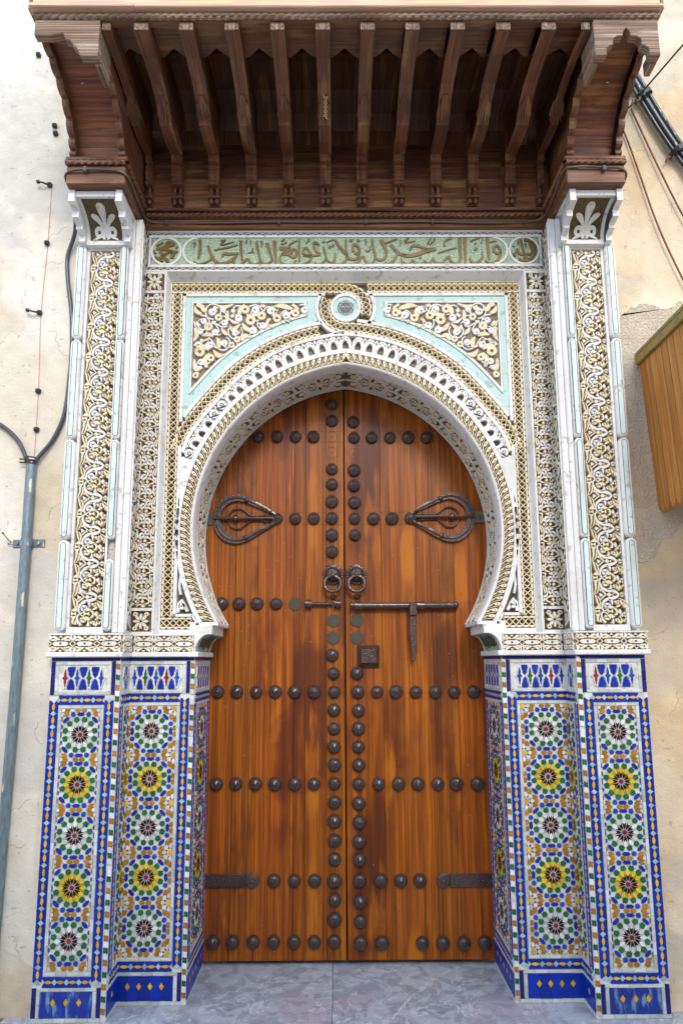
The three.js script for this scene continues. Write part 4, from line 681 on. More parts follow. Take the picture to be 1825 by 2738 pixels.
// white borders
{
  const W = new Geo(), rib = (pts, w, h = WT) => W.ribbon(pts.map(q => [q[0], q[1], w]), -GD, h, FZ, 1);
  for (const s of [-1, 1]) {
    const sx = x => s < 0 ? x : -x;
    rib(archLine(s, 0.8725, 60, 1.555), 0.021);
    const la = latArch(s), d = s < 0 ? 1 : -1;
    rib([[sx(-0.7805), 1.580], [sx(-0.7805), 2.38]], 0.015); W.prism([[sx(-0.8430), 1.5004], [sx(-0.69), 1.5004], [sx(-0.69), 1.523], [sx(-0.8430), 1.523]], -GD, WT, FZ);
    rib(offs(la, -0.0365 * d), 0.017);
    rib(offs(la.slice(11).filter(q => s > 0 || Math.hypot(q[0], q[1] - 3.076) > 0.150), 0.0355 * d), 0.015);
    rib([[sx(-0.7805), 2.50], [sx(-0.7805), 3.150]], 0.015); rib([[sx(-0.788), 3.1440], [sx(-0.10), 3.1440]], 0.014);
    rib([[sx(-0.787), 1.5865], [sx(-0.700), 1.5865]], 0.013); rib([[sx(-0.700), 1.590], [sx(-0.674), 1.548], [sx(-0.694), 1.512]], 0.013);
    // solid white between rope and lattice where they run together
    const poly = [[sx(-0.7875), 1.92], [sx(-0.7875), 2.33], ...Array.from({ length: 9 }, (_, i) => archPt(s, 0.868, 158 + i * 3.1))]; W.prism(poly, -GD, WT - 0.0006, FZ);
    rib([...arcp(0, 3.076, 0.1390, s < 0 ? 150 : 30, s < 0 ? 266 : -42, 16)], 0.016);
    // little carved scroll in the lower corner triangle
    rib([[sx(-0.766), 1.60], [sx(-0.762), 1.64], [sx(-0.750), 1.655], [sx(-0.738), 1.635], [sx(-0.722), 1.605]], 0.013, LT); W.ring(sx(-0.748), 1.628, 0.004, 0.015, -GD, LT, FZ, 12); rib([[sx(-0.755), 1.68], [sx(-0.762), 1.72], [sx(-0.757), 1.77], [sx(-0.766), 1.82]], 0.010, LT);
  }
  W.ring(0, 3.076, 0.0605, 0.0745, -GD, WT, FZ, 40); rib([[-0.055, 2.9355], [0, 2.9385], [0.055, 2.9355]], 0.017); 
  for (const s of [-1, 1]) { const la = offs(latArch(s), -0.036 * (s < 0 ? 1 : -1)).slice(14), ro = archLine(s, 0.876, 40, 2.2); new Geo().prism([[0, 2.94], ...la.slice().reverse(), ...ro.filter(q => q[1] > la[0][1]).reverse()], -GD, -GD + 0.002, FZ).build('scallop_ground', M.taupe, arch); }
  // scallop band
  const SC = new Geo(), SD = new Geo(), SL = new Geo();
  for (const s of [-1, 1]) {
    const la = offs(latArch(s), -0.044 * (s < 0 ? 1 : -1)); const rOf = deg => { let best = 9, r = 9; for (const q of la) { const dx = (s < 0 ? q[0] - ACX : -q[0] - ACX), dy = q[1] - ACY, a = ((Math.atan2(dy, dx) / D2R) + 360) % 360; if (Math.abs(a - deg) < best) { best = Math.abs(a - deg); r = Math.hypot(dx, dy); } } return best < 7 ? r : 0; };
    const R0 = 0.883, st = 0.0565 / 0.91 / D2R, a0 = apexDeg(R0);
    for (let k = 0; k < 24; k++) {
      const deg = a0 + (k + (0)) * st; const gap = rOf(deg) - R0; if (k === 0 && s > 0) continue;
      const fv = gap > 0.05 ? Math.min(1.45, gap / 0.0505) : 1, MP = (u, v, h) => { const q = archPt(s, R0 + v * fv, deg + u / (R0 + v * fv) / D2R); return [q[0], q[1], ZF + h]; };
      if (gap > 0.050) {
        SC.ribbon([[-0.0215, -0.001, 0.013], [-0.0215, 0.018, 0.013], ...arcp(0, 0.020, 0.0205, 172, 8, 8).map(q => [...q, 0.017]), [0.0215, 0.018, 0.013], [0.0215, -0.001, 0.013]], -GD, LT, MP, 1);
        SD.prism([[0.0205, 0.043], [0.0285, 0.050], [0.036, 0.043], [0.0285, 0.036]], -GD, LT, MP);
        SL.disc(0, 0.0415, 0.0022, LT - 0.001, LT + 0.0004, MP, 6); for (const m of [-1, 1]) SL.ribbon([[m * 0.010, 0.0395, 0.003], [m * 0.017, 0.0345, 0.003]], LT - 0.001, LT + 0.0004, MP, 1);
      } else if (gap > 0.022) { const r = Math.min(0.024, gap / 2 - 0.002); SC.ring(0, gap / 2, r * 0.45, r, -GD, LT, MP, 12); SC.disc(0, gap / 2, r * 0.22, -GD, LT, MP, 8); SC.ribbon([[-0.028, gap * 0.2, 0.007], [-0.01, gap * 0.1, 0.007], [r, gap * 0.5, 0.007]], -GD, LT, MP, 3); SD.prism([[0.022, gap * 0.8], [0.03, gap], [0.036, gap * 0.8], [0.03, gap * 0.62]], -GD, LT, MP); }
    }
  }
  SC.build('scallop_band', M.white, arch); SD.build('scallop_points', M.cream, arch, { kind: 'stuff' }); SL.build('scallop_piercings', M.line, arch);
  W.build('white_borders', M.white, arch);
}
// rope band of curved leaves
{
  const C = new Geo(), L = new Geo();
  for (const s of [-1, 1]) {
    const R0 = 0.815, a = apexDeg(0.84), b = footDeg(0.84, 1.563), n = Math.round((b - a) * D2R * 0.84 / 0.0295);
    C.ribbon(archLine(s, 0.8165, 60, 1.535).map(q => [...q, 0.004]), -GD, 0.010, FZ, 1);
    for (let k = 0; k < n; k++) {
      const deg = a + (b - a) * (k + 0.2) / n;
      const MP = (u, v, h) => { const q = archPt(s, R0 + v, deg + u / (R0 + v) / D2R); return [q[0], q[1], ZF + h]; };
      C.ribbon([[-0.007, 0.0445, 0.003], [-0.001, 0.038, 0.0150], [0.005, 0.027, 0.0130], [0.014, 0.014, 0.0075], [0.029, 0.003, 0.0035]], -GD, 0.0145, MP, 3);
      C.ribbon([[0.012, 0.042, 0.0015], [0.0165, 0.031, 0.0030], [0.025, 0.018, 0.0030], [0.038, 0.005, 0.002]], -GD, 0.0115, MP, 2);
      L.disc(0.002, 0.0325, 0.0026, 0.013, 0.0150, MP, 7); L.ribbon([[0.010, 0.0235, 0.001], [0.012, 0.0185, 0.0055], [0.019, 0.0105, 0.001]], 0.013, 0.0149, MP, 1);
    }
  }
  C.build('leaf_rope_band', M.cream, arch); L.build('rope_piercings', M.line, arch);
}
// spandrels: teal frame, white fillet, arabesque
const ringHole = [], fan = (c, r, n) => circle(...c, r, n);
for (const s of [-1, 1]) {
  const sx = x => s < 0 ? x : -x, sp = part('spandrel', arch), d = s < 0 ? 1 : -1;
  const la = latArch(s), o1 = offs(la, 0.0445 * d), o2 = offs(la, 0.083 * d), o3 = offs(la, 0.097 * d);
  const along = (o, x0, x1) => o.filter(q => Math.abs(q[0]) <= Math.abs(x0) && Math.abs(q[0]) >= Math.abs(x1));
  const shape = (o, xl, yt, xr, rr2) => { const c = along(o, xl, xr).map(q => q); const arcR = arcp(0, 3.076, rr2, s < 0 ? 205 : -25, s < 0 ? 152 : 28, 8).filter(q => q[1] < yt && q[1] > c[c.length - 1][1]); return [[sx(xl), yt], [sx(xl), c[0][1] - 0.004], ...c, ...arcR, [arcR[arcR.length - 1][0], yt]]; };
  const A = shape(o1, -0.7730, 3.1370, -0.140, 0.1475), B = shape(o2, -0.7465, 3.110, -0.178, 0.188), C2 = shape(o3, -0.737, 3.1005, -0.196, 0.202);
  new Geo().prism(A, -GD, 0.009, FZ, [B]).build('teal_frame', M.teal, sp);
  new Geo().prism(B, -GD, 0.0052, FZ).build('dark_line', M.line, sp);
  const B2 = inset(THREE.ShapeUtils.area(B.map(q => V2(...q))) < 0 ? B.slice().reverse() : B, 0.0022);
  new Geo().prism(B2, -GD, 0.0145, FZ, [C2]).build('white_fillet', M.white, sp);
  new Geo().prism(C2, 0.0050, 0.0062, FZ).build('spandrel_ground', M.taupe, sp);
  const Cg = new Geo(), Wg = new Geo(), h0 = 0.0060, h1 = 0.0190, mmx = x => (s < 0 ? x : -x) / 1000;
  const strokes = (G, D, h) => { for (const q of D) { const p = []; for (let i = 0; i < q.length; i += 3) p.push([mmx(q[i]), q[i + 1] / 1000, q[i + 2] / 1000]); G.ribbon(p, h0, h, FZ, 5); } };
  strokes(Cg, DATA.SCS, h1); strokes(Wg, DATA.SWS, h1 - 0.002);
  for (const [x, y, r] of DATA.SPC) Cg.ring(mmx(x), y / 1000, r / 1000 * 0.34, r / 1000, h0, h1 + 0.001, FZ, 18);
  DATA.SPW.forEach(([x, y, r], i) => { const R = r / 1000, X0 = mmx(x), Y0 = y / 1000, a = i * 2.4; Wg.prism(circle(X0, Y0, R, 18), h0, h1 + 0.0015, FZ, [circle(X0 + Math.cos(a) * R * 0.34, Y0 + Math.sin(a) * R * 0.34, R * 0.25, 10)]); Wg.ribbon([[X0 + Math.cos(a) * R * 0.8, Y0 + Math.sin(a) * R * 0.8, R * 0.5], [X0 + Math.cos(a + 0.5) * R * 1.5, Y0 + Math.sin(a + 0.5) * R * 1.5, R * 0.25], [X0 + Math.cos(a + 0.9) * R * 2.0, Y0 + Math.sin(a + 0.9) * R * 2.0, R * 0.1]], h0, h1, FZ, 4); });
  Cg.build('cream_arabesque', M.cream, sp); Wg.build('white_arabesque', M.white, sp);
}
// roundel with honeycomb grille
{
  const g = part('roundel', arch);
  new Geo().ring(0, 3.076, 0.040, 0.0615, -GD, 0.010, FZ, 40).build('teal_ring', M.teal, g);
  new Geo().disc(0, 3.076, 0.0405, -GD, -GD + 0.0012, FZ, 24).build('grille_ground', M.line, g);
  const H = new Geo(), a = 0.0083;
  for (let i = -5; i <= 5; i++) for (let j = -5; j <= 5; j++) { const x = (i + (j & 1) * 0.5) * a * 1.732, y = j * a * 1.5; if (Math.hypot(x, y) < 0.0335) H.ribbon(circle(x, 3.076 + y, a * 0.97, 6, Math.PI / 6).map(q => [...q, 0.0030]), -GD + 0.001, 0.010, FZ, 1, true); }
  H.build('honeycomb_grille', M.white, g);
}
// side panels of the surround
for (const s of [-1, 1]) {
  const X = (a, b) => s < 0 ? [a, b] : [-b, -a], px = X(-0.9625, -0.8680), g = part('side_panel', arch);
  new Geo().box(px[0], px[1], 1.5005, 3.2355, -0.0199, -0.0165).build('panel_ground', M.brown, g);
  const W = new Geo(), C = new Geo(), Ln = new Geo(), y0 = 1.618, y1 = 3.125;
  for (const [a, b] of [[1.5008, 1.512], [1.604, 1.617], [3.126, 3.139], [3.226, 3.2352]]) W.box(px[0] + 0.0002, px[1] - 0.0002, a, b, -0.0164, -0.0004);
  const N = 11, hh = (y1 - y0) / N * 1.0; const xx = px[0] + 0.002, ww = px[1] - px[0] - 0.003;
  for (let i = -1; i < N; i++) { applyMotif(MOTB, mapB, W, C, Ln, xx, ww, y1 - (i + 0.3) * hh, hh, off(0), s > 0, -0.017, 0.0005, y0, y1); applyMotif(MOTB, mapB, W, C, Ln, xx, ww, y1 - (i + 0.8) * hh, hh, off(0), s < 0, -0.017, 0.0005, y0, y1); }
  for (const cy of [1.558, 3.1825]) { const cx = (px[0] + px[1]) / 2; for (let k = 0; k < 8; k++) { const a = k * 45 * D2R, dx = Math.cos(a), dy = Math.sin(a), G = k % 2 ? C : W; G.ribbon([[cx + dx * 0.006, cy + dy * 0.006, 0.002], [cx + dx * 0.02, cy + dy * 0.02, k % 2 ? 0.013 : 0.012], [cx + dx * 0.028, cy + dy * 0.028, 0.009], [cx + dx * 0.034, cy + dy * 0.034, 0.002]], -0.017, 0.0005, off(0), 3); } for (const [m, t] of [[1, 1], [1, -1], [-1, 1], [-1, -1]]) C.ring(cx + m * 0.025, cy + t * 0.031, 0.004, 0.010, -0.017, 0, off(0), 10); }
  W.build('white_scrollwork', M.white, g); C.build('cream_scrollwork', M.cream, g); Ln.build('chisel_cuts', M.brown, g, { kind: 'stuff' });
}
// intrados: white roll, then the carved soffit and its feet
for (const s of [-1, 1]) {
  const g = part('intrados', arch), fl = s < 0;
  const prof = [[0.8150, -0.048], [0.8120, -0.0445], [0.807, -0.046], [0.8035, -0.052], [0.8010, -0.065], [0.8000, -0.085], [0.7985, -0.100], [0.7985, -0.104]];
  const n = 60, R = 0.80, a = apexDeg(R), b = footDeg(R, 1.556), roll = new Geo(), bed = new Geo();
  const at = (r, i) => archPt(s, r, apexDeg(r) + (footDeg(r, 1.556) - apexDeg(r)) * i / n);
  for (let i = 0; i < n; i++) for (let k = 0; k < prof.length - 1; k++) { const A = at(prof[k][0], i), B = at(prof[k][0], i + 1), Cc = at(prof[k + 1][0], i + 1), D = at(prof[k + 1][0], i); roll.quad([...A, prof[k][1]], [...B, prof[k][1]], [...Cc, prof[k + 1][1]], [...D, prof[k + 1][1]]); }
  roll.build('white_roll', M.white, g, { smooth: 0.9, flip: s > 0 });
  const L = (b - a) * D2R * R, DEP = 0.215;
  const MP = (u, v, h) => { const q = archPt(s, 0.8045 - h, a + u / R / D2R); return [q[0], q[1], -0.105 - v]; };
  for (let i = 0; i < n; i++) bed.quad(MP(L * i / n, 0, 0), MP(L * (i + 1) / n, 0, 0), MP(L * (i + 1) / n, DEP, 0), MP(L * i / n, DEP, 0));
  bed.build('soffit_ground', M.brown, g);
  const W = new Geo(), C = new Geo(), U = 6, p = L / U, c = DEP / 2, H = 0.0055;
  for (const v of [0.004, DEP - 0.004, 0.017, DEP - 0.017]) W.ribbon(Array.from({ length: 41 }, (_, i) => [L * i / 40, v, v < 0.01 || v > DEP - 0.01 ? 0.009 : 0.004]), 0, H, MP, 1);
  for (let k = 0; k <= U; k++) {
    const u0 = k * p, ok = q => q[0] > -0.001 && q[0] < L;
    const addR = (G, pts, w, cl = false) => { const q = pts.map(z => [u0 + z[0], c + z[1], z[2] ?? w]); if (q.every(ok)) G.ribbon(q, 0, H, MP, cl ? 1 : 3, cl); };
    // node: white strap cross with cream hearts and scrolls
    for (const t of [-1, 1]) { addR(W, [[0, t * 0.002, 0.010], [t * 0.008, t * 0.03, 0.016], [-t * 0.004, t * 0.055, 0.013], [0, t * 0.088, 0.016]]); for (const m of [-1, 1]) { addR(W, [[m * 0.002, 0, 0.009], [m * 0.03, t * 0.004, 0.007], [m * 0.062, t * 0.003, 0.006]]); if (u0 + m * 0.04 > 0.012 && u0 + m * 0.04 < L - 0.02) { C.ring(u0 + m * 0.038, c + t * 0.042, 0.006, 0.016, 0, H, MP, 12); C.ring(u0 + m * 0.060, c + t * 0.070, 0.004, 0.013, 0, H, MP, 10); C.disc(u0 + m * 0.038, c + t * 0.042, 0.003, 0, H, MP, 6); } addR(C, [[m * 0.048, t * 0.030, 0.003], [m * 0.070, t * 0.040, 0.012], [m * 0.082, t * 0.080, 0.005]]); addR(C, [[m * 0.012, t * 0.066, 0.004], [m * 0.022, t * 0.078, 0.010], [m * 0.040, t * 0.084, 0.004]]); } }
    if (u0 > 0.02 && u0 < L - 0.03) C.ring(u0, c, 0.004, 0.012, 0, H + 0.001, MP, 10);
    if (k < U) { // medallion
      const um = u0 + p / 2;
      for (const [r, w] of [[0.094, 0.011], [0.078, 0.007]]) W.ribbon(Array.from({ length: 48 }, (_, i) => { const a2 = i / 48 * 2 * Math.PI, q = r * (0.93 + 0.07 * Math.abs(Math.cos(a2 * 4)) * 1.3); return [um + q * Math.cos(a2) * 0.86, c + q * Math.sin(a2) * 0.97, w]; }), 0, H, MP, 1, true);
      for (let i = 0; i < 8; i++) { const a2 = i / 8 * 2 * Math.PI, e = a2 + Math.PI / 8 * 1.5, P2 = (r, t) => [um + r * Math.cos(t) * 0.86, c + r * Math.sin(t) * 0.97]; C.ribbon([[...P2(0.018, a2), 0.003], [...P2(0.045, e), 0.0055], [...P2(0.068, a2 + 0.2), 0.004]], 0, H, MP, 2); C.ribbon([[...P2(0.018, a2), 0.003], [...P2(0.045, a2 - 0.5), 0.0055], [...P2(0.066, a2), 0.004]], 0, H, MP, 2); }
      W.ribbon(circle(um, c, 0.007, 10).map(q => [...q, 0.012]), 0, H + 0.001, MP, 1, true);
    }
  }
  W.build('soffit_straps', M.white, g); C.build('soffit_leaves', M.cream, g);
  // foot: two steps, then a green cavetto down to the band
  const X = (x0, x1) => s < 0 ? [x0, x1] : [-x1, -x0];
  new Geo().cbox(...X(-0.71, -0.581), 1.540, 1.5560, -0.322, -0.046, 0.002).build('foot_step', M.white, g);
  new Geo().cbox(...X(-0.705, -0.606), 1.500, 1.5398, -0.321, -0.030, 0.002).build('foot_step', M.white, g);
  const cv = new Geo(), cw = new Geo(), cm = 10; const cpt = t => [-0.668 + 0.060 * (1 - Math.cos(t * Math.PI / 2)), 1.422 + 0.0775 * Math.sin(t * Math.PI / 2)];
  const side = s < 0 ? 1 : -1;
  for (let i = 0; i < cm; i++) { const A = cpt(i / cm), B = cpt((i + 1) / cm); for (const [z0, z1, G] of [[0.020, -0.012, cw], [-0.012, -0.300, cv], [-0.300, -0.322, cw]]) G.quad([A[0] * side, A[1], z0], [A[0] * side, A[1], z1], [B[0] * side, B[1], z1], [B[0] * side, B[1], z0]); cw.quad([-0.672 * side, A[1], 0.020], [A[0] * side, A[1], 0.020], [B[0] * side, B[1], 0.020], [-0.672 * side, B[1], 0.020]); }
  cv.build('green_cavetto', M.moss, g); cw.cbox(...X(-0.70, -0.652), 1.4002, 1.4226, -0.322, 0.0240, 0.003); cw.build('cavetto_border', M.white, g);
  const sc = new Geo(), CM = (u, v, h) => { const A = cpt(v); return [(A[0] + h) * side, A[1] - h * 0.4, -0.03 - u]; };
  for (let k = 0; k < 9; k++) { const u = 0.01 + k * 0.027; sc.ribbon([[u, rr(0.6, 0.9), 0.006], [u + 0.008, 0.5, 0.008], [u + rr(-0.004, 0.012), rr(0.1, 0.3), 0.005]], 0, 0.003, CM, 3); sc.ribbon([[u + 0.006, 0.25, 0.006], [u + 0.018, 0.2, 0.007], [u + 0.024, 0.4, 0.005]], 0, 0.003, CM, 3); }
  sc.build('carved_writing', M.olive, g);
}
// ---------------------------------------------------------------- inscription frieze
{
  const f = thing('inscription_frieze', 'pale green frieze with raised bronze Arabic calligraphy between two roundels', 'inscription');
  const x = 0.9622, y0 = 3.240, y1 = 3.452;
  new Geo().box(-x, x, y0, y1, -0.1, -0.010).build('backing', M.brown, f);
  new Geo().box(-0.935, 0.935, 3.272, 3.424, -0.0099, -0.0055).build('green_ground', M.mint, f);
  const W = new Geo(), Zf = off(-0.010), H = 0.010;
  const rect = (a, b, c, d) => W.prism([[a, c], [b, c], [b, d], [a, d]], 0, H, Zf);
  rect(-x, x, 3.2402, 3.2455); rect(-x, x, 3.443, 3.4518); rect(-0.9490, 0.9490, 3.2605, 3.2735); rect(-0.9490, 0.9490, 3.4155, 3.4275); rect(-0.9490, -0.9390, 3.2735, 3.4155); rect(0.9390, 0.9490, 3.2735, 3.4155);
  const zig = (a, b, horiz, c0, c1) => { const n = Math.round((b - a) / 0.0365), p = (b - a) / n, q = []; for (let i = 0; i <= 2 * n; i++) { const t = a + i * p / 2, c = i % 2 ? c1 : c0; q.push(horiz ? [t, c, 0.0027] : [c, t, 0.0027]); } W.ribbon(q, 0, H - 0.002, Zf, 1); };
  zig(-0.945, 0.945, true, 3.247, 3.259); zig(-0.945, 0.945, true, 3.441, 3.429); zig(3.25, 3.44, false, -0.9595, -0.951); zig(3.25, 3.44, false, 0.9595, 0.951);
  const RC = [[-0.8650, 3.3445], [0.8650, 3.3445]];
  for (const [cx, cy] of RC) W.ring(cx, cy, 0.0655, 0.0755, 0, H, Zf, 48);
  for (const s of [-1, 1]) { const a = arcp(s * 0.7125, 3.3445, 0.0705, s < 0 ? 95 : 85, s < 0 ? 265 : -85, 20); W.ribbon(a.map(q => [...q, 0.010]), 0, H, Zf, 1); }
  W.build('white_frame', M.white, f);
  // strokes were read at the foot of the relief; shift the roundel words onto the roundel centres
  const G = new Geo();
  for (const q of DATA.INS) { const p = []; for (let i = 0; i < q.length; i += 3) p.push([q[i] / 1000, q[i + 1] / 1000 + 0.0045, q[i + 2] / 1000 * 1.12]); let m = p.reduce((a, z) => a + z[0], 0) / p.length; const dx = m < -0.78 ? 0.005 : m > 0.775 ? 0.006 : 0; for (const z of p) { if (dx) { const cx = m < 0 ? -0.8650 : 0.8650; z[0] = cx + (z[0] + dx - cx) * 0.86; z[1] = 3.3445 + (z[1] - 3.3445) * 0.86; z[2] *= 0.9; } else z[0] *= 0.985; } G.ribbon(p, 0, 0.0095, Zf, 5); }
  G.build('calligraphy', M.gilt, f);
}
// ---------------------------------------------------------------- wooden canopy
const can = thing('wooden_canopy', 'dark brown carved wooden canopy with ten beams over the doorway', 'canopy');
function twist(g, p0, p1, r, pitch) { // two-strand rope moulding
  const a = new THREE.Vector3(...p0), b = new THREE.Vector3(...p1), d = b.clone().sub(a), L = d.length(); d.normalize();
  const up = Math.abs(d.y) > 0.9 ? new THREE.Vector3(1, 0, 0) : new THREE.Vector3(0, 1, 0), u = up.clone().cross(d).normalize(), v = d.clone().cross(u);
  const n = Math.ceil(L / pitch * 6), m = 12, P2 = (i, k) => { const t = i / n * L, f = k / m * 2 * Math.PI, q = r * (0.70 + 0.38 * Math.abs(Math.cos(f + t / pitch * Math.PI))); return a.clone().addScaledVector(d, t).addScaledVector(u, q * Math.cos(f)).addScaledVector(v, q * Math.sin(f)).toArray(); };
  for (let i = 0; i < n; i++) for (let k = 0; k < m; k++) g.quad(P2(i, k), P2(i + 1, k), P2(i + 1, k + 1), P2(i, k + 1));
}
const BX = [-0.801, -0.626, -0.449, -0.271, -0.094, 0.081, 0.256, 0.432, 0.610, 0.788];
{
  new Geo('x').cbox(-0.962, 0.962, 3.4525, 3.497, -0.01, 0.022, 0.003).build('lower_fascia', M.ochreWood, can);
  const r = new Geo('x'); twist(r, [-0.955, 3.508, 0.034], [0.955, 3.508, 0.034], 0.0115, 0.030); r.build('rope_moulding', M.dark, can);
  new Geo('x').cbox(-0.962, 0.962, 3.4975, 3.521, -0.01, 0.026, 0.002).build('moulding_board', M.dark, can);
  new Geo('x').cbox(-0.962, 0.962, 3.5213, 3.536, -0.01, 0.054, 0.003).build('ledge', M.dark, can);
  new Geo('x').box(-0.962, 0.962, 3.5362, 3.690, -0.01, 0.046).build('back_board', M.ochreWood, can);
  new Geo('x').box(-0.962, 0.962, 3.6902, 3.96, -0.01, 0.030).build('upper_back_board', M.dark2, can);
  // coved ceiling between the beams: boards side by side
  const cv = [[0.031, 3.89], [0.05, 3.95], [0.10, 4.0], [0.20, 4.03], [0.34, 4.03], [0.48, 3.99], [0.50, 3.90]];
  const edges = [-0.962, ...BX.map(x => x), 0.962];
  for (let i = 0; i < edges.length - 1; i++) { const g = new Geo('z'); for (let k = 0; k < cv.length - 1; k++) { const [z0, y0] = cv[k], [z1, y1] = cv[k + 1], a = edges[i] + 0.001, b = edges[i + 1] - 0.001; g.quad([a, y0, z0], [b, y0, z0], [b, y1, z1], [a, y1, z1]); g.quad([a, y0 + 0.02, z0], [a, y1 + 0.02, z1], [b, y1 + 0.02, z1], [b, y0 + 0.02, z0]); } g.build('ceiling_board', M.dark2, can);
    // front board with a curved back edge between two beams
    const a = edges[i] + (i ? 0.027 : 0.005), b = edges[i + 1] - (i < 10 ? 0.027 : 0.005), w = b - a; new Geo('x').prism([[a, 0.664], [a, 0.490], [a + w * 0.22, 0.505], [a + w * 0.5, 0.535], [a + w * 0.78, 0.505], [b, 0.490], [b, 0.664]], -3.915, -3.887, (u, v, h) => [u, -h, v]).build('front_board', M.dark, can); }
  // beams
  const prof = [[0.112, 3.768], [0.20, 3.752], [0.300, 3.748], [0.335, 3.772], [0.372, 3.800], [0.440, 3.818], [0.55, 3.822], [0.674, 3.813], [0.674, 3.98], [0.112, 4.0]];
  const corb = [[0.031, 3.770], [0.114, 3.7675], [0.108, 3.738], [0.090, 3.733], [0.098, 3.722], [0.098, 3.706], [0.092, 3.702], [0.100, 3.694], [0.100, 3.676], [0.092, 3.671], [0.092, 3.655], [0.088, 3.651], [0.094, 3.642], [0.094, 3.626], [0.0465, 3.622], [0.0465, 3.692], [0.031, 3.693]];
  const mk = (x, w, lab) => {
    const bm = part('beam', can); if (lab) bm.userData.label = lab; bm.position.x = x;
    const T = (u, v, h) => [h, v, u];
    new Geo('z').prism(prof, -w / 2, w / 2, T, [], 0).build('shaft', rnd() < 0.5 ? M.dark : M.dark2, bm);
    new Geo('y').prism(corb, -w / 2 + 0.003, w / 2 - 0.003, T, [], 0).build('corbel', M.dark, bm);
    const c = new Geo('y'); // twin pendants on a tray
    const k = w > 0.045 ? [-0.0135, 0.0135] : [0];
    for (const o of k) { c.lathe([[0.0001, 0], [0.008, 0.001], [0.0085, 0.010], [0.0070, 0.022], [0.0095, 0.030], [0.0085, 0.034], [0.0085, 0.045]], 10, new THREE.Matrix4().makeTranslation(o, 3.580, 0.066)); c.lathe([[0.0001, 0], [0.007, 0.003], [0.0115, 0.011], [0.0115, 0.018], [0.008, 0.024], [0.0001, 0.026]], 10, new THREE.Matrix4().makeTranslation(o, 3.540, 0.068)); c.lathe([[0.0001, 0], [0.0125, 0.001], [0.010, 0.008], [0.0001, 0.011]], 10, new THREE.Matrix4().makeTranslation(o, 3.574, 0.068)); }
    c.cbox(-w / 2 - 0.001, w / 2 + 0.001, 3.564, 3.574, 0.0462, 0.086, 0.0015); c.box(-w / 2 + 0.002, w / 2 - 0.002, 3.54, 3.62, 0.0464, 0.052);
    c.build('pendant', M.dark, bm, { smooth: 0.7 });
    // carved leaf where the beam steps
    const lf = new Geo('z'), LM = (u, v, h) => [u, 3.772 + (v) * 0.62 - h, 0.335 + v]; for (const [o, b2] of [[-0.014, -0.006], [-0.005, -0.002], [0.005, 0.002], [0.014, 0.006]]) lf.ribbon([[o * 0.4, 0.062, 0.004], [o, 0.030, 0.0085], [o * 1.15, 0.006, 0.008], [o * 1.6, -0.022, 0.003]].map(q => [q[0], q[1], q[2]]), -0.012, 0.008, LM, 3); for (const m of [-1, 1]) lf.ribbon([[m * 0.021, 0.035, 0.004], [m * 0.025, 0.005, 0.007], [m * 0.030, -0.006, 0.002]], -0.012, 0.006, LM, 3);
    lf.build('carved_leaf', M.dark, bm);
    // bleached end grain with carved trefoil
    const en = new Geo(); en.cbox(-w / 2 + 0.0005, w / 2 - 0.0005, 3.8135, 3.8465, 0.674, 0.680, 0.0015); const ep = en.build('end_face', M.old, bm);
    const cut = new Geo(), EM = (u, v, h) => [u, v, 0.6795 + h]; for (const m of [-1, 1]) cut.ribbon([[m * w * 0.45, 3.829, 0.003], [m * w * 0.30, 3.826, 0.005], [m * w * 0.18, 3.8165, 0.003]], -0.001, 0.0008, EM, 4); cut.build('carving', M.line, ep);
  };
  BX.forEach((x, i) => mk(x, 0.056)); mk(-0.936, 0.034); mk(0.932, 0.034);
}
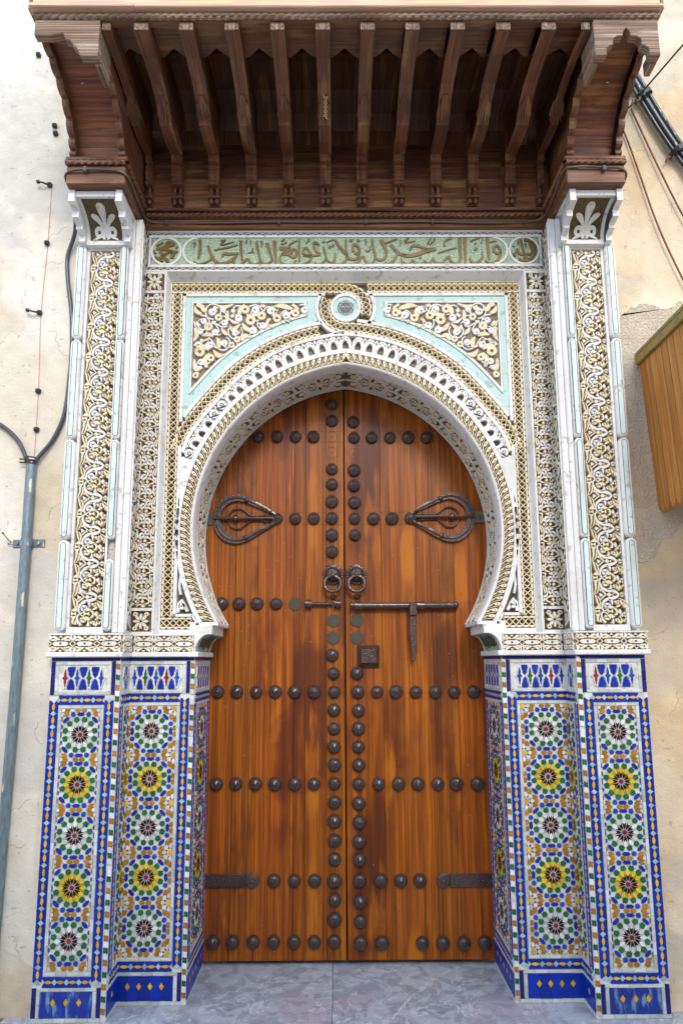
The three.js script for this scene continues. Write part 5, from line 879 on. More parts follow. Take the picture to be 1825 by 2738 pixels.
// side brackets
for (const s of [-1, 1]) {
  const X = (a, b) => s < 0 ? [a, b] : [-b, -a], b = part('bracket', can);
  if (s > 0) b.userData.label = 'bracket with an ogee cut into its front board'; else b.userData.label = 'bracket with a broken weathered front board';
  new Geo('x').cbox(...X(-1.216, -0.960), 3.4325, 3.520, -0.01, 0.332, 0.004).build('base_block', M.dark2, b);
  const rp = new Geo('x'); twist(rp, [s * 1.220, 3.531, 0.336], [s * 0.958, 3.531, 0.336], 0.0115, 0.030); twist(rp, [s * 0.956, 3.531, 0.336], [s * 0.956, 3.531, 0.02], 0.0115, 0.030); rp.build('rope_moulding', M.dark, b);
  new Geo('x').cbox(...X(-1.218, -0.957), 3.5205, 3.541, -0.01, 0.328, 0.002).build('rope_board', M.dark, b);
  new Geo('x').cbox(...X(-1.222, -0.953), 3.5415, 3.562, -0.01, 0.340, 0.004).build('ledge', M.dark, b);
  // cheeks with scalloped front edges
  const base = [[0.330, 3.5625], [0.340, 3.600], [0.372, 3.660], [0.425, 3.724], [0.495, 3.768], [0.575, 3.798], [0.655, 3.815]], fr = spline(base, 6), pr = [];
  fr.forEach((q, i) => { const ph = (i % 5) / 5, d = 0.012 * Math.sin(ph * Math.PI) + (i % 5 === 0 ? -0.004 : 0); const a = fr[Math.max(0, i - 1)], c = fr[Math.min(fr.length - 1, i + 1)], l = Math.hypot(c[0] - a[0], c[1] - a[1]); pr.push([q[0] + (c[1] - a[1]) / l * d, q[1] - (c[0] - a[0]) / l * d]); });
  const cheek = [...pr, [0.656, 3.930], [0.02, 3.930], [0.02, 3.5625]];
  new Geo('z').prism(cheek, ...X(-1.204, -1.176), (u, v, h) => [h, v, u], [], 0).build('cheek', M.dark, b); new Geo('z').prism(cheek, ...X(-0.992, -0.963), (u, v, h) => [h, v, u], [], 0).build('cheek', M.dark, b);
  // recessed boards between the cheeks
  const rc = base.map(([z, y]) => [z - 0.030, y + 0.028]), q = X(-1.1755, -0.9925);
  const cut = [0, 1, 3, 5, 6]; for (let k = 0; k < 4; k++) { const seg = rc.slice(cut[k], cut[k + 1] + 1), back = offs(seg, 0.02); const g = new Geo('x'); for (let i = 0; i < seg.length - 1; i++) { g.quad([q[0], seg[i][1], seg[i][0]], [q[1], seg[i][1], seg[i][0]], [q[1], seg[i + 1][1] - 0.001, seg[i + 1][0]], [q[0], seg[i + 1][1] - 0.001, seg[i + 1][0]]); } const e = seg[seg.length - 1]; g.quad([q[0], e[1] - 0.001, e[0]], [q[1], e[1] - 0.001, e[0]], [q[1], e[1] + 0.015, e[0] - 0.012], [q[0], e[1] + 0.015, e[0] - 0.012]); g.build('cove_board', M.redWood, b); }
  // weathered front board
  const c = (q[0] + q[1]) / 2, x0 = X(-1.208, -0.957)[0], x1 = X(-1.208, -0.957)[1], y0 = 3.686, y1 = 3.8465;
  const half = [[0.083, y0], [0.083, y0 + 0.030], [0.068, y0 + 0.044], [0.056, y0 + 0.046], [0.054, y0 + 0.072], [0.040, y0 + 0.086], [0.016, y0 + 0.088], [0.012, y0 + 0.108], [0.0, y0 + 0.124]];
  const ogee = s > 0 ? [...half.map(p => [c - p[0], p[1]]), ...half.slice(0, -1).reverse().map(p => [c + p[0], p[1]])] : null;
  const board = s > 0 ? [[x0, y0], ...ogee, [x1, y0], [x1, y1], [x0, y1]] : [[x0, y0 + 0.095], [x0 + 0.06, y0 + 0.093], [x0 + 0.112, y0 + 0.101], [x0 + 0.122, y0 + 0.074], [x0 + 0.142, y0 + 0.070], [x0 + 0.156, y0 + 0.045], [x0 + 0.168, y0 + 0.036], [x0 + 0.184, y0 + 0.002], [x1, y0], [x1, y1], [x0, y1]];
  new Geo('x').prism(board, 0.658, 0.690, ID, [], 0.002).build('front_board', M.old, b);
  new Geo('z').cbox(...X(-0.978, -0.9585), y0 - 0.012, y1 - 0.01, 0.560, 0.6575, 0.002).build('side_board', M.old, b); if (s > 0) new Geo('z').cbox(...X(-1.2075, -1.184), y0 - 0.005, y0 + 0.05, 0.600, 0.6575, 0.002).build('side_board', M.old, b);
}
{ // front rope, mouldings, fascia and roof
  const r = new Geo('x'); twist(r, [-1.216, 3.858, 0.690], [1.216, 3.858, 0.690], 0.0120, 0.032); r.build('front_rope_moulding', M.old, can);
  new Geo('x').cbox(-1.212, 1.212, 3.847, 3.871, 0.656, 0.688, 0.002).build('rope_board', M.dark, can);
  new Geo('x').cbox(-1.222, -0.82, 3.8715, 3.890, 0.656, 0.724, 0.003).build('cornice_board', M.fascia, can); new Geo('x').cbox(-0.819, 1.222, 3.8715, 3.8875, 0.656, 0.720, 0.003).build('cornice_board', M.fascia, can);
  new Geo('x').cbox(-1.214, 1.214, 3.8905, 4.22, 0.662, 0.708, 0.003).build('fascia_board', M.fascia, can);
  new Geo('x').box(-1.2, 1.2, 4.08, 4.2, -0.01, 0.6595).build('roof_deck', M.dark2, can);
  for (const s of [-1, 1]) new Geo('z').cbox(...(s < 0 ? [-1.240, -1.2235] : [1.2235, 1.240]), 3.895, 4.2, 0.50, 0.690, 0.003).build('green_side_board', M.roof, can);
  for (const s of [-1, 1]) for (let k = 0; k < 6; k++) { const g = new Geo('z'); g.merge(new THREE.CylinderGeometry(0.05, 0.056, 0.15, 12, 1, true), new THREE.Matrix4().makeRotationX(Math.PI / 2 - 0.35).setPosition(s * 1.206, 4.012 + (5 - k) * 0.042, 0.60 - (5 - k) * 0.115)); g.build('roof_tile', M.roof, can); }
}
// ---------------------------------------------------------------- door
const DZ = -0.335;
const seamsL = [-0.735, -0.553, -0.442, -0.262, -0.205, -0.102, -0.0125], seamsR = [-0.0065, 0.175, 0.422, 0.538, 0.735];
const studGeo = new THREE.LatheGeometry([[0.0325, 0], [0.0330, 0.004], [0.0305, 0.014], [0.0245, 0.0225], [0.0160, 0.0280], [0.0065, 0.0305], [0.0050, 0.0330], [0.0001, 0.0335]].map(q => V2(...q)), 24); studGeo.rotateX(Math.PI / 2);
const discGeo = new THREE.LatheGeometry([[0.0325, 0], [0.0325, 0.003], [0.0300, 0.0045], [0.0001, 0.0045]].map(q => V2(...q)), 24); discGeo.rotateX(Math.PI / 2);
const ring = (g, x, y, z, R, r, tilt = 0) => g.merge(new THREE.TorusGeometry(R, r, 10, 32), new THREE.Matrix4().makeRotationX(tilt).setPosition(x, y, z));
for (const s of [-1, 1]) {
  const d = thing('door_leaf', s < 0 ? 'studded varnished orange wooden door leaf with a short sliding latch' : 'studded varnished orange wooden door leaf with the long bolt and square lock plate', 'door leaf');
  const sm = s < 0 ? seamsL : seamsR;
  for (let i = 0; i < sm.length - 1; i++) { const z = DZ + rr(-0.0012, 0); new Geo('y').cbox(sm[i] + 0.0006, sm[i + 1] - 0.0006, 0.022, 2.86, DZ - 0.045, z, 0.0009).build('plank', M.door[(i * 3 + (s > 0 ? 1 : 0)) % 4], d); }
  // horizontal ledge joint lines are shallow battens let in flush behind the stud rows
  for (const [x, y] of s < 0 ? DATA.STL : DATA.STR) { const m = setShadow(new THREE.Mesh(studGeo, M.iron)); m.name = 'stud'; m.position.set(x / 1000, y / 1000, DZ - 0.0005); m.rotation.z = rnd() * 6; m.rotation.x = rr(-0.10, 0.10); m.rotation.y = rr(-0.10, 0.10); const k = rr(0.94, 1.04); m.scale.set(k, k * rr(0.97, 1.03), rr(0.85, 1.08)); d.add(m); }
  DATA.DISC.forEach(([x, y]) => { if ((x < 0) !== (s < 0)) return; const m = setShadow(new THREE.Mesh(discGeo, M.disc)); m.name = 'flat_disc'; m.position.set(x / 1000, y / 1000, DZ - 0.0005); d.add(m); });
  // scribed lines along the ledges behind, and chips in the varnish
  const sl = new Geo(), xa = s < 0 ? -0.70 : -0.005, xb = s < 0 ? -0.014 : 0.70; for (const y of [2.555, 2.497, 2.125, 2.062, 1.662, 1.225, 1.198]) sl.box(xa, xb, y, y + 0.0011, DZ - 0.002, DZ + 0.0002); sl.build('scribed_lines', M.line, d, { kind: 'stuff' });
  const cp = new Geo(); for (let k = 0; k < 90; k++) { const x = rr(xa + 0.02, xb - 0.02), y = rnd() < 0.6 ? rr(1.2, 2.0) : rr(0.05, 2.4), l = rr(0.002, 0.010), a = rr(-0.4, 0.4) + (rnd() < 0.5 ? 1.57 : 0); cp.ribbon([[x, y, 0.0006], [x + Math.cos(a) * l / 2, y + Math.sin(a) * l / 2, rr(0.001, 0.003)], [x + Math.cos(a) * l, y + Math.sin(a) * l, 0.0006]], -0.002, 0.0003, off(DZ), 1); } cp.build('varnish_chips', M.chip, d, { kind: 'stuff' });
  // ring knocker
  const kx = s < 0 ? -0.069 : 0.049, ky = 1.806, kn = part('ring_knocker', d);
  const boss = new Geo(); const RX = new THREE.Matrix4().makeRotationX(Math.PI / 2).setPosition(kx, ky, DZ); boss.lathe([[0.050, 0], [0.050, 0.003], [0.046, 0.006], [0.040, 0.007], [0.037, 0.016], [0.030, 0.028], [0.018, 0.036], [0.0001, 0.038]], 28, RX); for (let k = 0; k < 24; k++) { const a = k / 24 * 6.283; boss.merge(new THREE.SphereGeometry(0.0055, 6, 5), new THREE.Matrix4().makeTranslation(kx + 0.048 * Math.cos(a), ky + 0.048 * Math.sin(a), DZ + 0.003)); } boss.build('boss', M.iron, kn, { smooth: 0.8 });
  const rg = new Geo(); ring(rg, kx, ky - 0.050, DZ + 0.040, 0.040, 0.0095, -0.14); rg.build('ring', M.iron, kn, { smooth: 0.8 });
  new Geo().cbox(kx - 0.011, kx + 0.011, ky - 0.016, ky + 0.014, DZ + 0.030, DZ + 0.054, 0.003).build('loop', M.iron, kn);
  const sk = new Geo(); sk.lathe([[0.0001, 0], [0.010, 0.001], [0.014, 0.008], [0.009, 0.016], [0.0001, 0.018]], 12, new THREE.Matrix4().makeRotationX(Math.PI / 2).setPosition(kx, ky - 0.110, DZ)); sk.build('strike_stud', M.iron, kn, { smooth: 0.8 });
  // forged iron hinge ornament
  const o = part('hinge_ornament', d), mx = x => s < 0 ? x : -x - (0.024), oy = s < 0 ? 2.093 : 2.098;
  const og = new Geo(), pt = (x, y, z = 0.012) => [mx(x), oy + y, DZ + z];
  const loop = [[-0.350, 0.012], [-0.372, 0.030], [-0.44, 0.066], [-0.502, 0.096], [-0.55, 0.108], [-0.60, 0.095], [-0.640, 0.055], [-0.652, 0.0], [-0.640, -0.055], [-0.60, -0.098], [-0.55, -0.112], [-0.50, -0.100], [-0.43, -0.062], [-0.372, -0.030], [-0.352, -0.012]];
  const lp = spline(loop, 4); for (let i = 0; i < lp.length - 1; i++) { } 
  og.ribbon(loop.map(([x, y]) => { const t = Math.min(1, Math.max(0, (-x - 0.36) / 0.25)); return [mx(x), oy + y, 0.014 + 0.026 * t]; }), 0, 0.016, off(DZ), 4);
  og.tube(loop.map(([x, y]) => pt(x, y, 0.015)), 0.0062, 8, 70);
  og.build('loop', M.iron, o, { smooth: 0.7 });
  const ob = new Geo(); ob.tube([pt(-0.348, 0, 0.012), pt(-0.40, 0, 0.016), pt(-0.50, 0, 0.018), pt(-0.62, 0, 0.020), pt(-0.665, 0, 0.018)], 0.0085, 8, 30); ob.tube([pt(-0.385, 0.014, 0.008), pt(-0.485, 0.016, 0.008), pt(-0.505, 0.034, 0.008), pt(-0.535, 0.050, 0.008), pt(-0.575, 0.042, 0.008), pt(-0.592, 0.016, 0.008)], 0.0042, 7, 40); ob.tube([pt(-0.385, -0.014, 0.008), pt(-0.485, -0.014, 0.008), pt(-0.505, -0.030, 0.008), pt(-0.535, -0.052, 0.008), pt(-0.575, -0.044, 0.008), pt(-0.592, -0.016, 0.008)], 0.0042, 7, 40); ob.build('spear', M.iron, o, { smooth: 0.7 });
  const kb = new Geo(); for (const [x, y, r] of [[-0.502, 0.094, 0.014], [-0.502, -0.098, 0.014], [-0.558, 0, 0.018], [-0.378, 0.032, 0.009], [-0.378, -0.032, 0.009], [-0.372, 0, 0.010], [-0.41, 0.016, 0.006], [-0.41, -0.016, 0.006], [-0.650, 0, 0.012]]) kb.merge(new THREE.SphereGeometry(r, 12, 9), new THREE.Matrix4().makeTranslation(mx(x), oy + y, DZ + 0.014)); kb.build('rivets', M.iron, o, { smooth: 0.8 });
  new Geo().cbox(...(s < 0 ? [-0.72, -0.640] : [0.62, 0.72]), oy - 0.030, oy + 0.030, DZ + 0.0002, DZ + 0.006, 0.001).build('hinge_plate', M.disc, o);
  // strap hinge low down
  const sh = part('strap_hinge', d), hg = new Geo(), hx = s < 0 ? -0.448 : 0.442, hy = s < 0 ? 0.370 : 0.366;
  hg.cbox(...(s < 0 ? [-0.73, hx - 0.03] : [hx + 0.03, 0.73]), hy - 0.030, hy + 0.030, DZ + 0.0001, DZ + 0.009, 0.002); hg.lathe([[0.034, 0], [0.034, 0.008], [0.031, 0.0095], [0.0001, 0.0095]], 24, new THREE.Matrix4().makeRotationX(Math.PI / 2).setPosition(hx, hy, DZ)); hg.build('strap', M.iron, sh, { smooth: 0.5 });
  for (const x of s < 0 ? [-0.665, -0.585, -0.448] : [0.442, 0.625, 0.665]) new Geo().merge(new THREE.SphereGeometry(0.0075, 10, 8), new THREE.Matrix4().makeTranslation(x, hy - 0.003, DZ + 0.010)).build('nail', M.iron, sh, { smooth: 0.8 });
  if (s < 0) {
    const l = part('sliding_latch', d), ly = 1.659, X90 = (x, len, r) => new Geo().merge(new THREE.CylinderGeometry(r, r, len, 14), new THREE.Matrix4().makeRotationZ(Math.PI / 2).setPosition(x, ly, DZ + 0.016));
    X90(-0.190, 0.034, 0.021).build('socket', M.iron, l, { smooth: 0.6 }); X90(-0.045, 0.034, 0.021).build('socket', M.iron, l, { smooth: 0.6 }); X90(-0.13, 0.12, 0.008).build('rod', M.iron, l, { smooth: 0.6 });
    // plugged stud holes
    for (const [x, y] of [[-0.070, 2.525], [-0.071, 2.440]]) { new Geo().ring(x, y, 0.0285, 0.030, -0.0002, 0.0006, off(DZ), 24).build('old_stud_mark', M.line, d); new Geo().disc(x, y, 0.004, -0.0002, 0.0006, off(DZ), 8).build('old_nail_hole', M.line, d); }
  } else {
    const b = part('long_bolt', d), by = 1.648, g = new Geo();
    g.merge(new THREE.CylinderGeometry(0.0165, 0.0165, 0.50, 16), new THREE.Matrix4().makeRotationZ(Math.PI / 2).setPosition(0.285, by, DZ + 0.024)); g.merge(new THREE.SphereGeometry(0.019, 14, 10), new THREE.Matrix4().makeTranslation(0.533, by + 0.002, DZ + 0.024)); for (const x of [0.50, 0.025]) g.merge(new THREE.CylinderGeometry(0.0195, 0.0195, 0.010, 16), new THREE.Matrix4().makeRotationZ(Math.PI / 2).setPosition(x, by, DZ + 0.024)); g.build('rod', M.iron, b, { smooth: 0.6 });
    for (const [x, w] of [[0.055, 0.036], [0.362, 0.036]]) new Geo().merge(new THREE.CylinderGeometry(0.0215, 0.0215, w, 16), new THREE.Matrix4().makeRotationZ(Math.PI / 2).setPosition(x, by, DZ + 0.022)).build('collar', M.iron, b, { smooth: 0.6 });
    const h = new Geo(); h.cbox(0.305, 0.341, by - 0.050, by + 0.012, DZ + 0.030, DZ + 0.052, 0.003); h.prism([[0.306, by - 0.048], [0.305, by - 0.10], [0.303, by - 0.14], [0.311, by - 0.20], [0.314, by - 0.262], [0.323, by - 0.272], [0.331, by - 0.262], [0.334, by - 0.20], [0.340, by - 0.14], [0.341, by - 0.10], [0.340, by - 0.048]], 0.028, 0.040, off(DZ), [], 0.002); h.build('hasp', M.iron, b);
    const lk = part('lock_plate', d), lx = 0.104, ly = 1.402; const pg = new Geo(); pg.cbox(lx - 0.054, lx + 0.054, ly - 0.054, ly + 0.054, DZ + 0.0003, DZ + 0.012, 0.002);
    const o1 = [[-0.051, -0.051], [0.051, -0.051], [0.051, 0.051], [-0.051, 0.051]], o2 = [[-0.036, -0.032], [0.036, -0.032], [0.036, 0.034], [-0.036, 0.034]]; for (let k = 0; k < 4; k++) { const j = (k + 1) % 4; pg.quad([lx + o1[k][0], ly + o1[k][1], DZ + 0.012], [lx + o1[j][0], ly + o1[j][1], DZ + 0.012], [lx + o2[j][0], ly + o2[j][1], DZ + 0.036], [lx + o2[k][0], ly + o2[k][1], DZ + 0.036]); } pg.quad(...o2.map(q => [lx + q[0], ly + q[1], DZ + 0.036])); pg.build('plate', M.iron, lk);
    const kh = new Geo(); kh.disc(lx + 0.002, ly - 0.010, 0.006, 0, 0.0008, off(DZ + 0.036), 10); kh.prism([[lx - 0.002, ly - 0.011], [lx + 0.006, ly - 0.011], [lx + 0.007, ly - 0.029], [lx - 0.003, ly - 0.029]], 0, 0.0007, off(DZ + 0.036)); kh.build('keyhole', M.black, lk);
    const dt = new Geo(); for (let k = 0; k < 7; k++) dt.merge(new THREE.SphereGeometry(0.003, 6, 5), new THREE.Matrix4().makeTranslation(lx + (k < 3 ? -0.022 : 0.022), ly + 0.022 - (k % 4) * 0.012, DZ + 0.036)); dt.build('rivets', M.iron, lk); new Geo().cbox(lx - 0.026, lx - 0.022, ly + 0.004, ly + 0.024, DZ + 0.036, DZ + 0.041, 0.001).build('slot_ridge', M.iron, lk);
    new Geo().ring(0.043, 2.436, 0.0285, 0.030, -0.0002, 0.0006, off(DZ), 24).build('old_stud_mark', M.line, d); new Geo().disc(0.043, 2.436, 0.004, -0.0002, 0.0006, off(DZ), 8).build('old_nail_hole', M.line, d);
  }
}
new Geo().box(-0.74, 0.74, 0.0, 2.9, -0.46, -0.400).build('door_backing', M.dark, null, { label: 'dark board closing the doorway behind the two door leaves', category: 'backing board' });
// ---------------------------------------------------------------- things on the walls
const T1 = (name, label, cat, mat, pts, r, seg, group) => new Geo().tube(pts, r, 8, seg).build(name, mat, null, { label, category: cat, smooth: 0.9, group });
{
  const w = BIGZ;
  const c = thing('steel_conduit', 'grey galvanised steel conduit strapped to the cream wall', 'conduit');
  new Geo().tube([[-1.398, 2.245, w + 0.024], [-1.397, 1.9, w + 0.024], [-1.402, 1.2, w + 0.022], [-1.41, 0.72, w + 0.020], [-1.418, 0.25, w + 0.018], [-1.422, 0.0, w + 0.018]], 0.021, 16, 40).build('tube', M.zinc, c, { smooth: 0.9 });
  const br = new Geo(); br.cbox(-1.464, -1.421, 1.878, 1.912, w, w + 0.006, 0.001); br.cbox(-1.373, -1.325, 1.880, 1.914, w, w + 0.006, 0.001); const hs = arcp(-1.397, 0, 0.0235, -5, 185, 10).map(q => [q[0], w + 0.022 + q[1]]); for (let i = 0; i < hs.length - 1; i++) br.quad([hs[i][0], 1.879, hs[i][1]], [hs[i + 1][0], 1.879, hs[i + 1][1]], [hs[i + 1][0], 1.913, hs[i + 1][1]], [hs[i][0], 1.913, hs[i][1]]); br.box(-1.4212, -1.4195, 1.879, 1.913, w, w + 0.022); br.box(-1.3745, -1.3728, 1.879, 1.913, w, w + 0.022); br.build('strap', M.zinc, c);
  for (const x of [-1.443, -1.350]) new Geo().merge(new THREE.CylinderGeometry(0.008, 0.009, 0.010, 6), new THREE.Matrix4().makeRotationX(Math.PI / 2).setPosition(x, 1.896, w + 0.010)).build('bolt', M.zinc, c);
  T1('black_cable', 'black cable rising from the conduit along the pilaster edge', 'cable', M.cable, [[-1.240, 3.40, 0.16], [-1.262, 3.36, w + 0.04], [-1.300, 3.26, w + 0.014], [-1.296, 3.16, w + 0.012], [-1.268, 2.98, w + 0.012], [-1.256, 2.80, w + 0.012], [-1.258, 2.66, w + 0.012], [-1.275, 2.47, w + 0.012], [-1.318, 2.36, w + 0.013], [-1.368, 2.285, w + 0.02], [-1.392, 2.24, w + 0.024], [-1.396, 2.20, w + 0.024]], 0.0095, 90);
  T1('black_cable', 'black cable arching from the conduit top away from the portal', 'cable', M.cable, [[-1.72, 2.50, w + 0.012], [-1.60, 2.46, w + 0.012], [-1.53, 2.42, w + 0.012], [-1.465, 2.355, w + 0.014], [-1.425, 2.28, w + 0.02], [-1.402, 2.235, w + 0.024], [-1.400, 2.20, w + 0.024]], 0.0095, 60);
  const tie = thing('cable_tie', 'pair of black ties binding the cables at the conduit top', 'cable tie'); for (const y of [2.262, 2.276]) new Geo().merge(new THREE.TorusGeometry(0.024, 0.003, 6, 18), new THREE.Matrix4().makeRotationX(Math.PI / 2).setPosition(-1.400, y, w + 0.024)).build('band', M.black, tie); for (const y of [2.258, 2.273]) new Geo().cbox(-1.452, -1.422, y - 0.003, y + 0.003, w + 0.020, w + 0.026, 0.001).build('tail', M.black, tie);
  const where = ['level with the canopy roof', 'above its twin beside the canopy bracket', 'below its twin beside the canopy bracket', '', 'level with the green inscription', '', 'second above the conduit', 'closest above the conduit top'];
  const clips = [[-1.511, 4.353, 0], [-1.407, 3.957, 0], [-1.400, 3.915, 0], [-1.411, 3.638, 1], [-1.405, 3.334, 0], [-1.417, 2.981, 1], [-1.398, 2.599, 0], [-1.394, 2.416, 0]];
  clips.forEach(([x, y, tail], i) => { const k = thing('cable_clip', tail ? (i === 3 ? 'black cable clip with a bent tail beside the bracket base block' : 'black cable clip with a bent tail beside the bend in the black cable') : 'small empty black cable clip on the cream wall, ' + where[i], 'cable clip', tail ? 'cable clips with tails on the cream wall' : 'empty cable clips on the cream wall'); new Geo().cbox(x - 0.011, x + 0.011, y - 0.010, y + 0.010, w - 0.002, w + 0.016, 0.003).build('body', M.black, k); new Geo().merge(new THREE.SphereGeometry(0.005, 8, 6), new THREE.Matrix4().makeTranslation(x, y, w + 0.017)).build('nail_head', M.black, k); if (tail) { new Geo().tube([[x - 0.010, y, w + 0.010], [x - 0.026, y - 0.003, w + 0.026], [x - 0.045, y + 0.003, w + 0.024]], 0.0045, 6, 14).build('tail', M.black, k); new Geo().cbox(x - 0.055, x - 0.041, y - 0.004, y + 0.010, w + 0.016, w + 0.030, 0.002).build('tail_end', M.black, k); } });
  T1('red_thread', 'thin red chalk thread hanging down the cream wall between the clips', 'thread', M.thread, [[-1.403, 3.63, w + 0.0015], [-1.404, 3.3, w + 0.0015], [-1.412, 2.98, w + 0.0015], [-1.400, 2.6, w + 0.0015], [-1.398, 2.29, w + 0.0015]], 0.0012, 20);
  const nl = thing('bent_nail', 'bent rusty nail with twine beside the conduit strap', 'nail'); new Geo().tube([[-1.472, 1.90, w - 0.004], [-1.480, 1.912, w + 0.02], [-1.492, 1.935, w + 0.04]], 0.0022, 6, 10).build('shank', M.rust, nl); new Geo().merge(new THREE.SphereGeometry(0.005, 8, 6), new THREE.Matrix4().makeTranslation(-1.4925, 1.9355, w + 0.041)).build('head', M.rust, nl); new Geo().tube([[-1.474, 1.898, w + 0.006], [-1.486, 1.893, w + 0.008], [-1.470, 1.890, w + 0.010], [-1.464, 1.893, w + 0.006]], 0.0016, 5, 16).build('twine', M.grey, nl);
  // canopy cable
  T1('canopy_cable', 'thin grey cable clipped along the foot of the wooden canopy', 'cable', M.grey, [[-1.226, 3.455, 0.20], [-1.224, 3.480, 0.324], [-1.19, 3.490, 0.341], [-1.05, 3.494, 0.341], [-0.985, 3.488, 0.340], [-0.952, 3.472, 0.330], [-0.951, 3.470, 0.18], [-0.948, 3.474, 0.05], [-0.92, 3.474, 0.030], [-0.6, 3.471, 0.030], [-0.3, 3.476, 0.030], [0.0, 3.472, 0.030], [0.35, 3.476, 0.030], [0.7, 3.468, 0.030], [0.90, 3.474, 0.032], [0.946, 3.476, 0.06], [0.951, 3.478, 0.20], [0.953, 3.500, 0.325], [1.00, 3.504, 0.341], [1.12, 3.500, 0.341], [1.19, 3.496, 0.341], [1.226, 3.486, 0.322], [1.228, 3.46, 0.20]], 0.0050, 240);
  for (const x of [-0.86, -0.32, 0.10, 0.42, 0.86]) new Geo().cbox(x - 0.006, x + 0.006, 3.463, 3.484, 0.0222, 0.039, 0.002).build('cable_staple', M.grey, null, { label: 'small grey staple holding the cable under the canopy', category: 'staple', group: 'staples along the canopy cable' });
  for (const x of [-1.13, 1.12]) new Geo().cbox(x - 0.008, x + 0.008, 3.482, 3.506, 0.3322, 0.350, 0.002).build('cable_staple', M.grey, null, { label: 'grey staple pinning the cable across a bracket block', category: 'staple', group: 'staples on the bracket blocks' });
  // hanging chain
  const ch = thing('hanging_chain', 'short brass chain with a hook hanging from a middle beam', 'chain'); for (let k = 0; k < 9; k++) new Geo().merge(new THREE.TorusGeometry(0.0065, 0.0018, 6, 12), new THREE.Matrix4().makeRotationY(k % 2 ? 1.2 : 0.2).setPosition(-0.088, 3.790 - k * 0.0105, 0.395)).build('link', M.chain, ch); new Geo().merge(new THREE.TorusGeometry(0.011, 0.0026, 7, 16), new THREE.Matrix4().makeRotationY(0.4).setPosition(-0.088, 3.806, 0.395)).build('ring', M.chain, ch); new Geo().tube([[-0.088, 3.703, 0.395], [-0.086, 3.692, 0.397], [-0.078, 3.684, 0.400]], 0.002, 6, 10).build('hook', M.chain, ch);
}
{ // right wall: bundled cables, wires
  const w = BIGZ, b = thing('cable_bundle', 'bundle of thick black cables running down the beige wall', 'cable');
  const P0 = [1.36, 4.30, w + 0.03], P1 = [1.435, 4.135, w + 0.03], P2 = [1.54, 3.90, w + 0.035], P3 = [1.66, 3.68, w + 0.035], P4 = [2.0, 3.1, w + 0.03];
  for (const [dx, dz, r] of [[0, 0, 0.013], [0.022, 0.004, 0.010], [-0.021, -0.003, 0.009]]) new Geo().tube([P0, P1, P2, P3, P4].map(p => [p[0] + dx, p[1] + dx * 0.4, p[2] + dz]), r, 10, 50).build('strand', M.cable, b, { smooth: 0.9 });
  for (const [x, y] of [[1.452, 4.093], [1.597, 3.79]]) { const h = part('clamp', b); new Geo().merge(new THREE.CylinderGeometry(0.040, 0.040, 0.024, 14, 1, true), new THREE.Matrix4().makeRotationZ(0.45).setPosition(x, y, w + 0.03)).build('band', M.black, h); new Geo().tube([[x - 0.03, y - 0.02, w + 0.02], [x - 0.055, y - 0.035, w + 0.03], [x - 0.06, y - 0.05, w + 0.02]], 0.005, 6, 12).build('hook', M.rust, h); }
  T1('stay_wire', 'taut black wire stretching from the cable clamp out over the alley', 'wire', M.black, [[1.405, 4.06, w + 0.04], [1.55, 4.10, 0.5], [1.95, 4.22, 1.7]], 0.004, 20);
  T1('twisted_wire', 'rusty twisted wire knotted at the black cable clamp', 'wire', M.rust, [[1.365, 4.02, w + 0.02], [1.385, 4.03, w + 0.05], [1.40, 4.065, w + 0.045], [1.415, 4.045, w + 0.05], [1.43, 4.09, w + 0.045]], 0.0045, 30);
  T1('brown_wire', 'thin brown wire slanting down the beige wall from the bracket ledge', 'wire', M.rust, [[1.34, 3.96, w + 0.012], [1.372, 3.84, w + 0.014], [1.41, 3.68, w + 0.016], [1.47, 3.42, w + 0.02], [1.55, 3.18, w + 0.02], [1.72, 2.76, w + 0.02]], 0.0042, 50);
  T1('brown_wire', 'thin brown wire slanting down the beige wall from the knotted clamp', 'wire', M.rust, [[1.395, 4.04, w + 0.014], [1.44, 3.90, w + 0.016], [1.52, 3.66, w + 0.02], [1.60, 3.45, w + 0.02], [1.80, 3.0, w + 0.02]], 0.0042, 50);
}
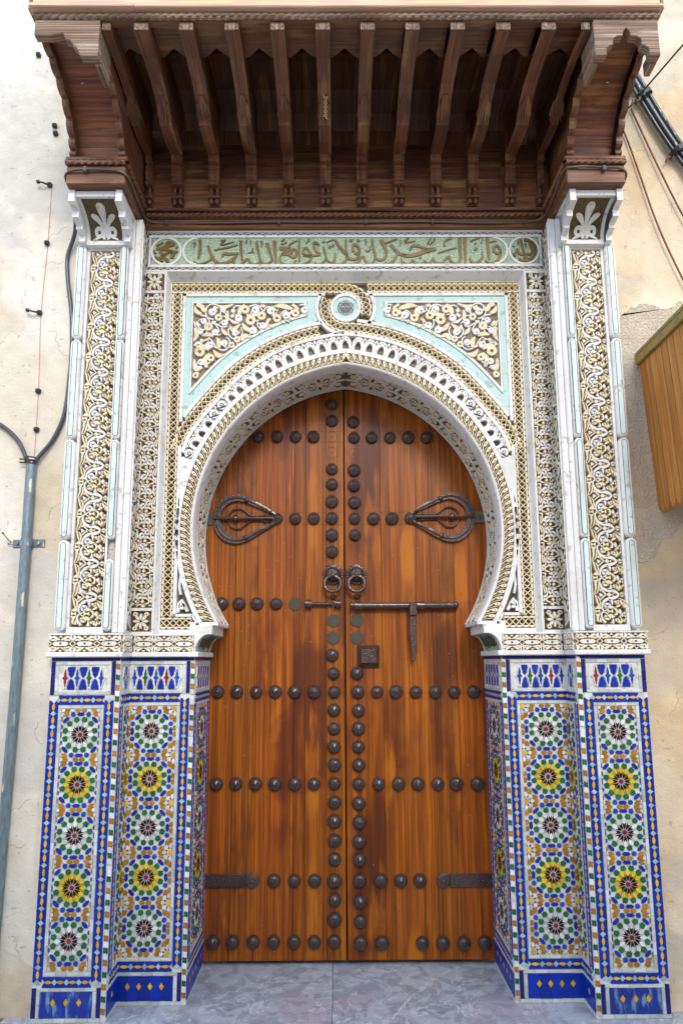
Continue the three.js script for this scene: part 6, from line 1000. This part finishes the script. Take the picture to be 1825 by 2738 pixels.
{ // hanging wooden bay on the right wall: side of vertical boards, slanted trim, scalloped skirt
  const bay = thing('wooden_bay', 'hanging orange pine board bay with a scalloped skirt on the beige wall', 'wooden bay');
  const xT = 1.342, xB = 1.378, yT = 2.715, yB = 2.030, z0 = BIGZ + 0.001, n = 16, pw = 0.049;
  const xAt = y => xT + (xB - xT) * (yT - y) / (yT - yB);
  for (let k = 0; k < n; k++) { const a = z0 + k * pw, e = 0.0018, g = new Geo('y'), yb = yB + 0.035;
    const lo = []; for (let i = 0; i <= 4; i++) { const t = i / 4; lo.push([a + e + (pw - 2 * e) * t, yb - 0.045 * Math.sin((t * 0.8 + 0.1) * Math.PI)]); }
    const poly = [...lo, [a + pw - e, yT], [a + e, yT]]; const MB = (u, v, h) => [xAt(v) + h, v, u]; g.prism(poly, 0.0, 0.020, (u, v, h) => MB(u, v, 0.020 - h)); g.build('board', M.pine[k % 3], bay); }
  new Geo('z').cbox(xT - 0.016, xT + 0.03, yT + 0.0005, yT + 0.040, z0, z0 + n * pw + 0.02, 0.003).build('top_trim', M.trim, bay);
  new Geo('z').cbox(xB + 0.022, xB + 0.060, yB + 0.09, yB + 0.13, z0, z0 + n * pw, 0.003).build('inner_rail', M.pine[1], bay);
  new Geo('x').box(xB + 0.03, 2.6, yB + 0.135, yB + 0.16, z0, z0 + n * pw).build('floor_board', M.pine[0], bay);
  for (let k = 0; k < 24; k++) { const a = xT + 0.021 + k * 0.05, lo = []; for (let i = 0; i <= 4; i++) lo.push([a + 0.0488 * i / 4, yB + 0.035 - 0.03 * Math.sin((i / 5 + 0.1) * Math.PI)]); new Geo('y').prism([...lo, [a + 0.0488, yT], [a, yT]], z0 + n * pw - 0.022, z0 + n * pw - 0.001, ID).build('board', M.pine[k % 3], bay); }
  new Geo('x').cbox(xT - 0.016, 2.6, yT + 0.041, yT + 0.06, z0, z0 + n * pw + 0.03, 0.003).build('lid', M.trim, bay);
}
{ // unseen wall across the alley behind the viewer, kept low to light the portal
  new Geo().box(-7, 7, -0.02, 3.6, OPPZ, OPPZ + 0.4).build('plaster_wall', M.opp, null, { label: 'plain ochre plaster wall across the alley facing the portal, unseen and kept low for the light', category: 'wall' });
}
renderer.render(scene, camera);
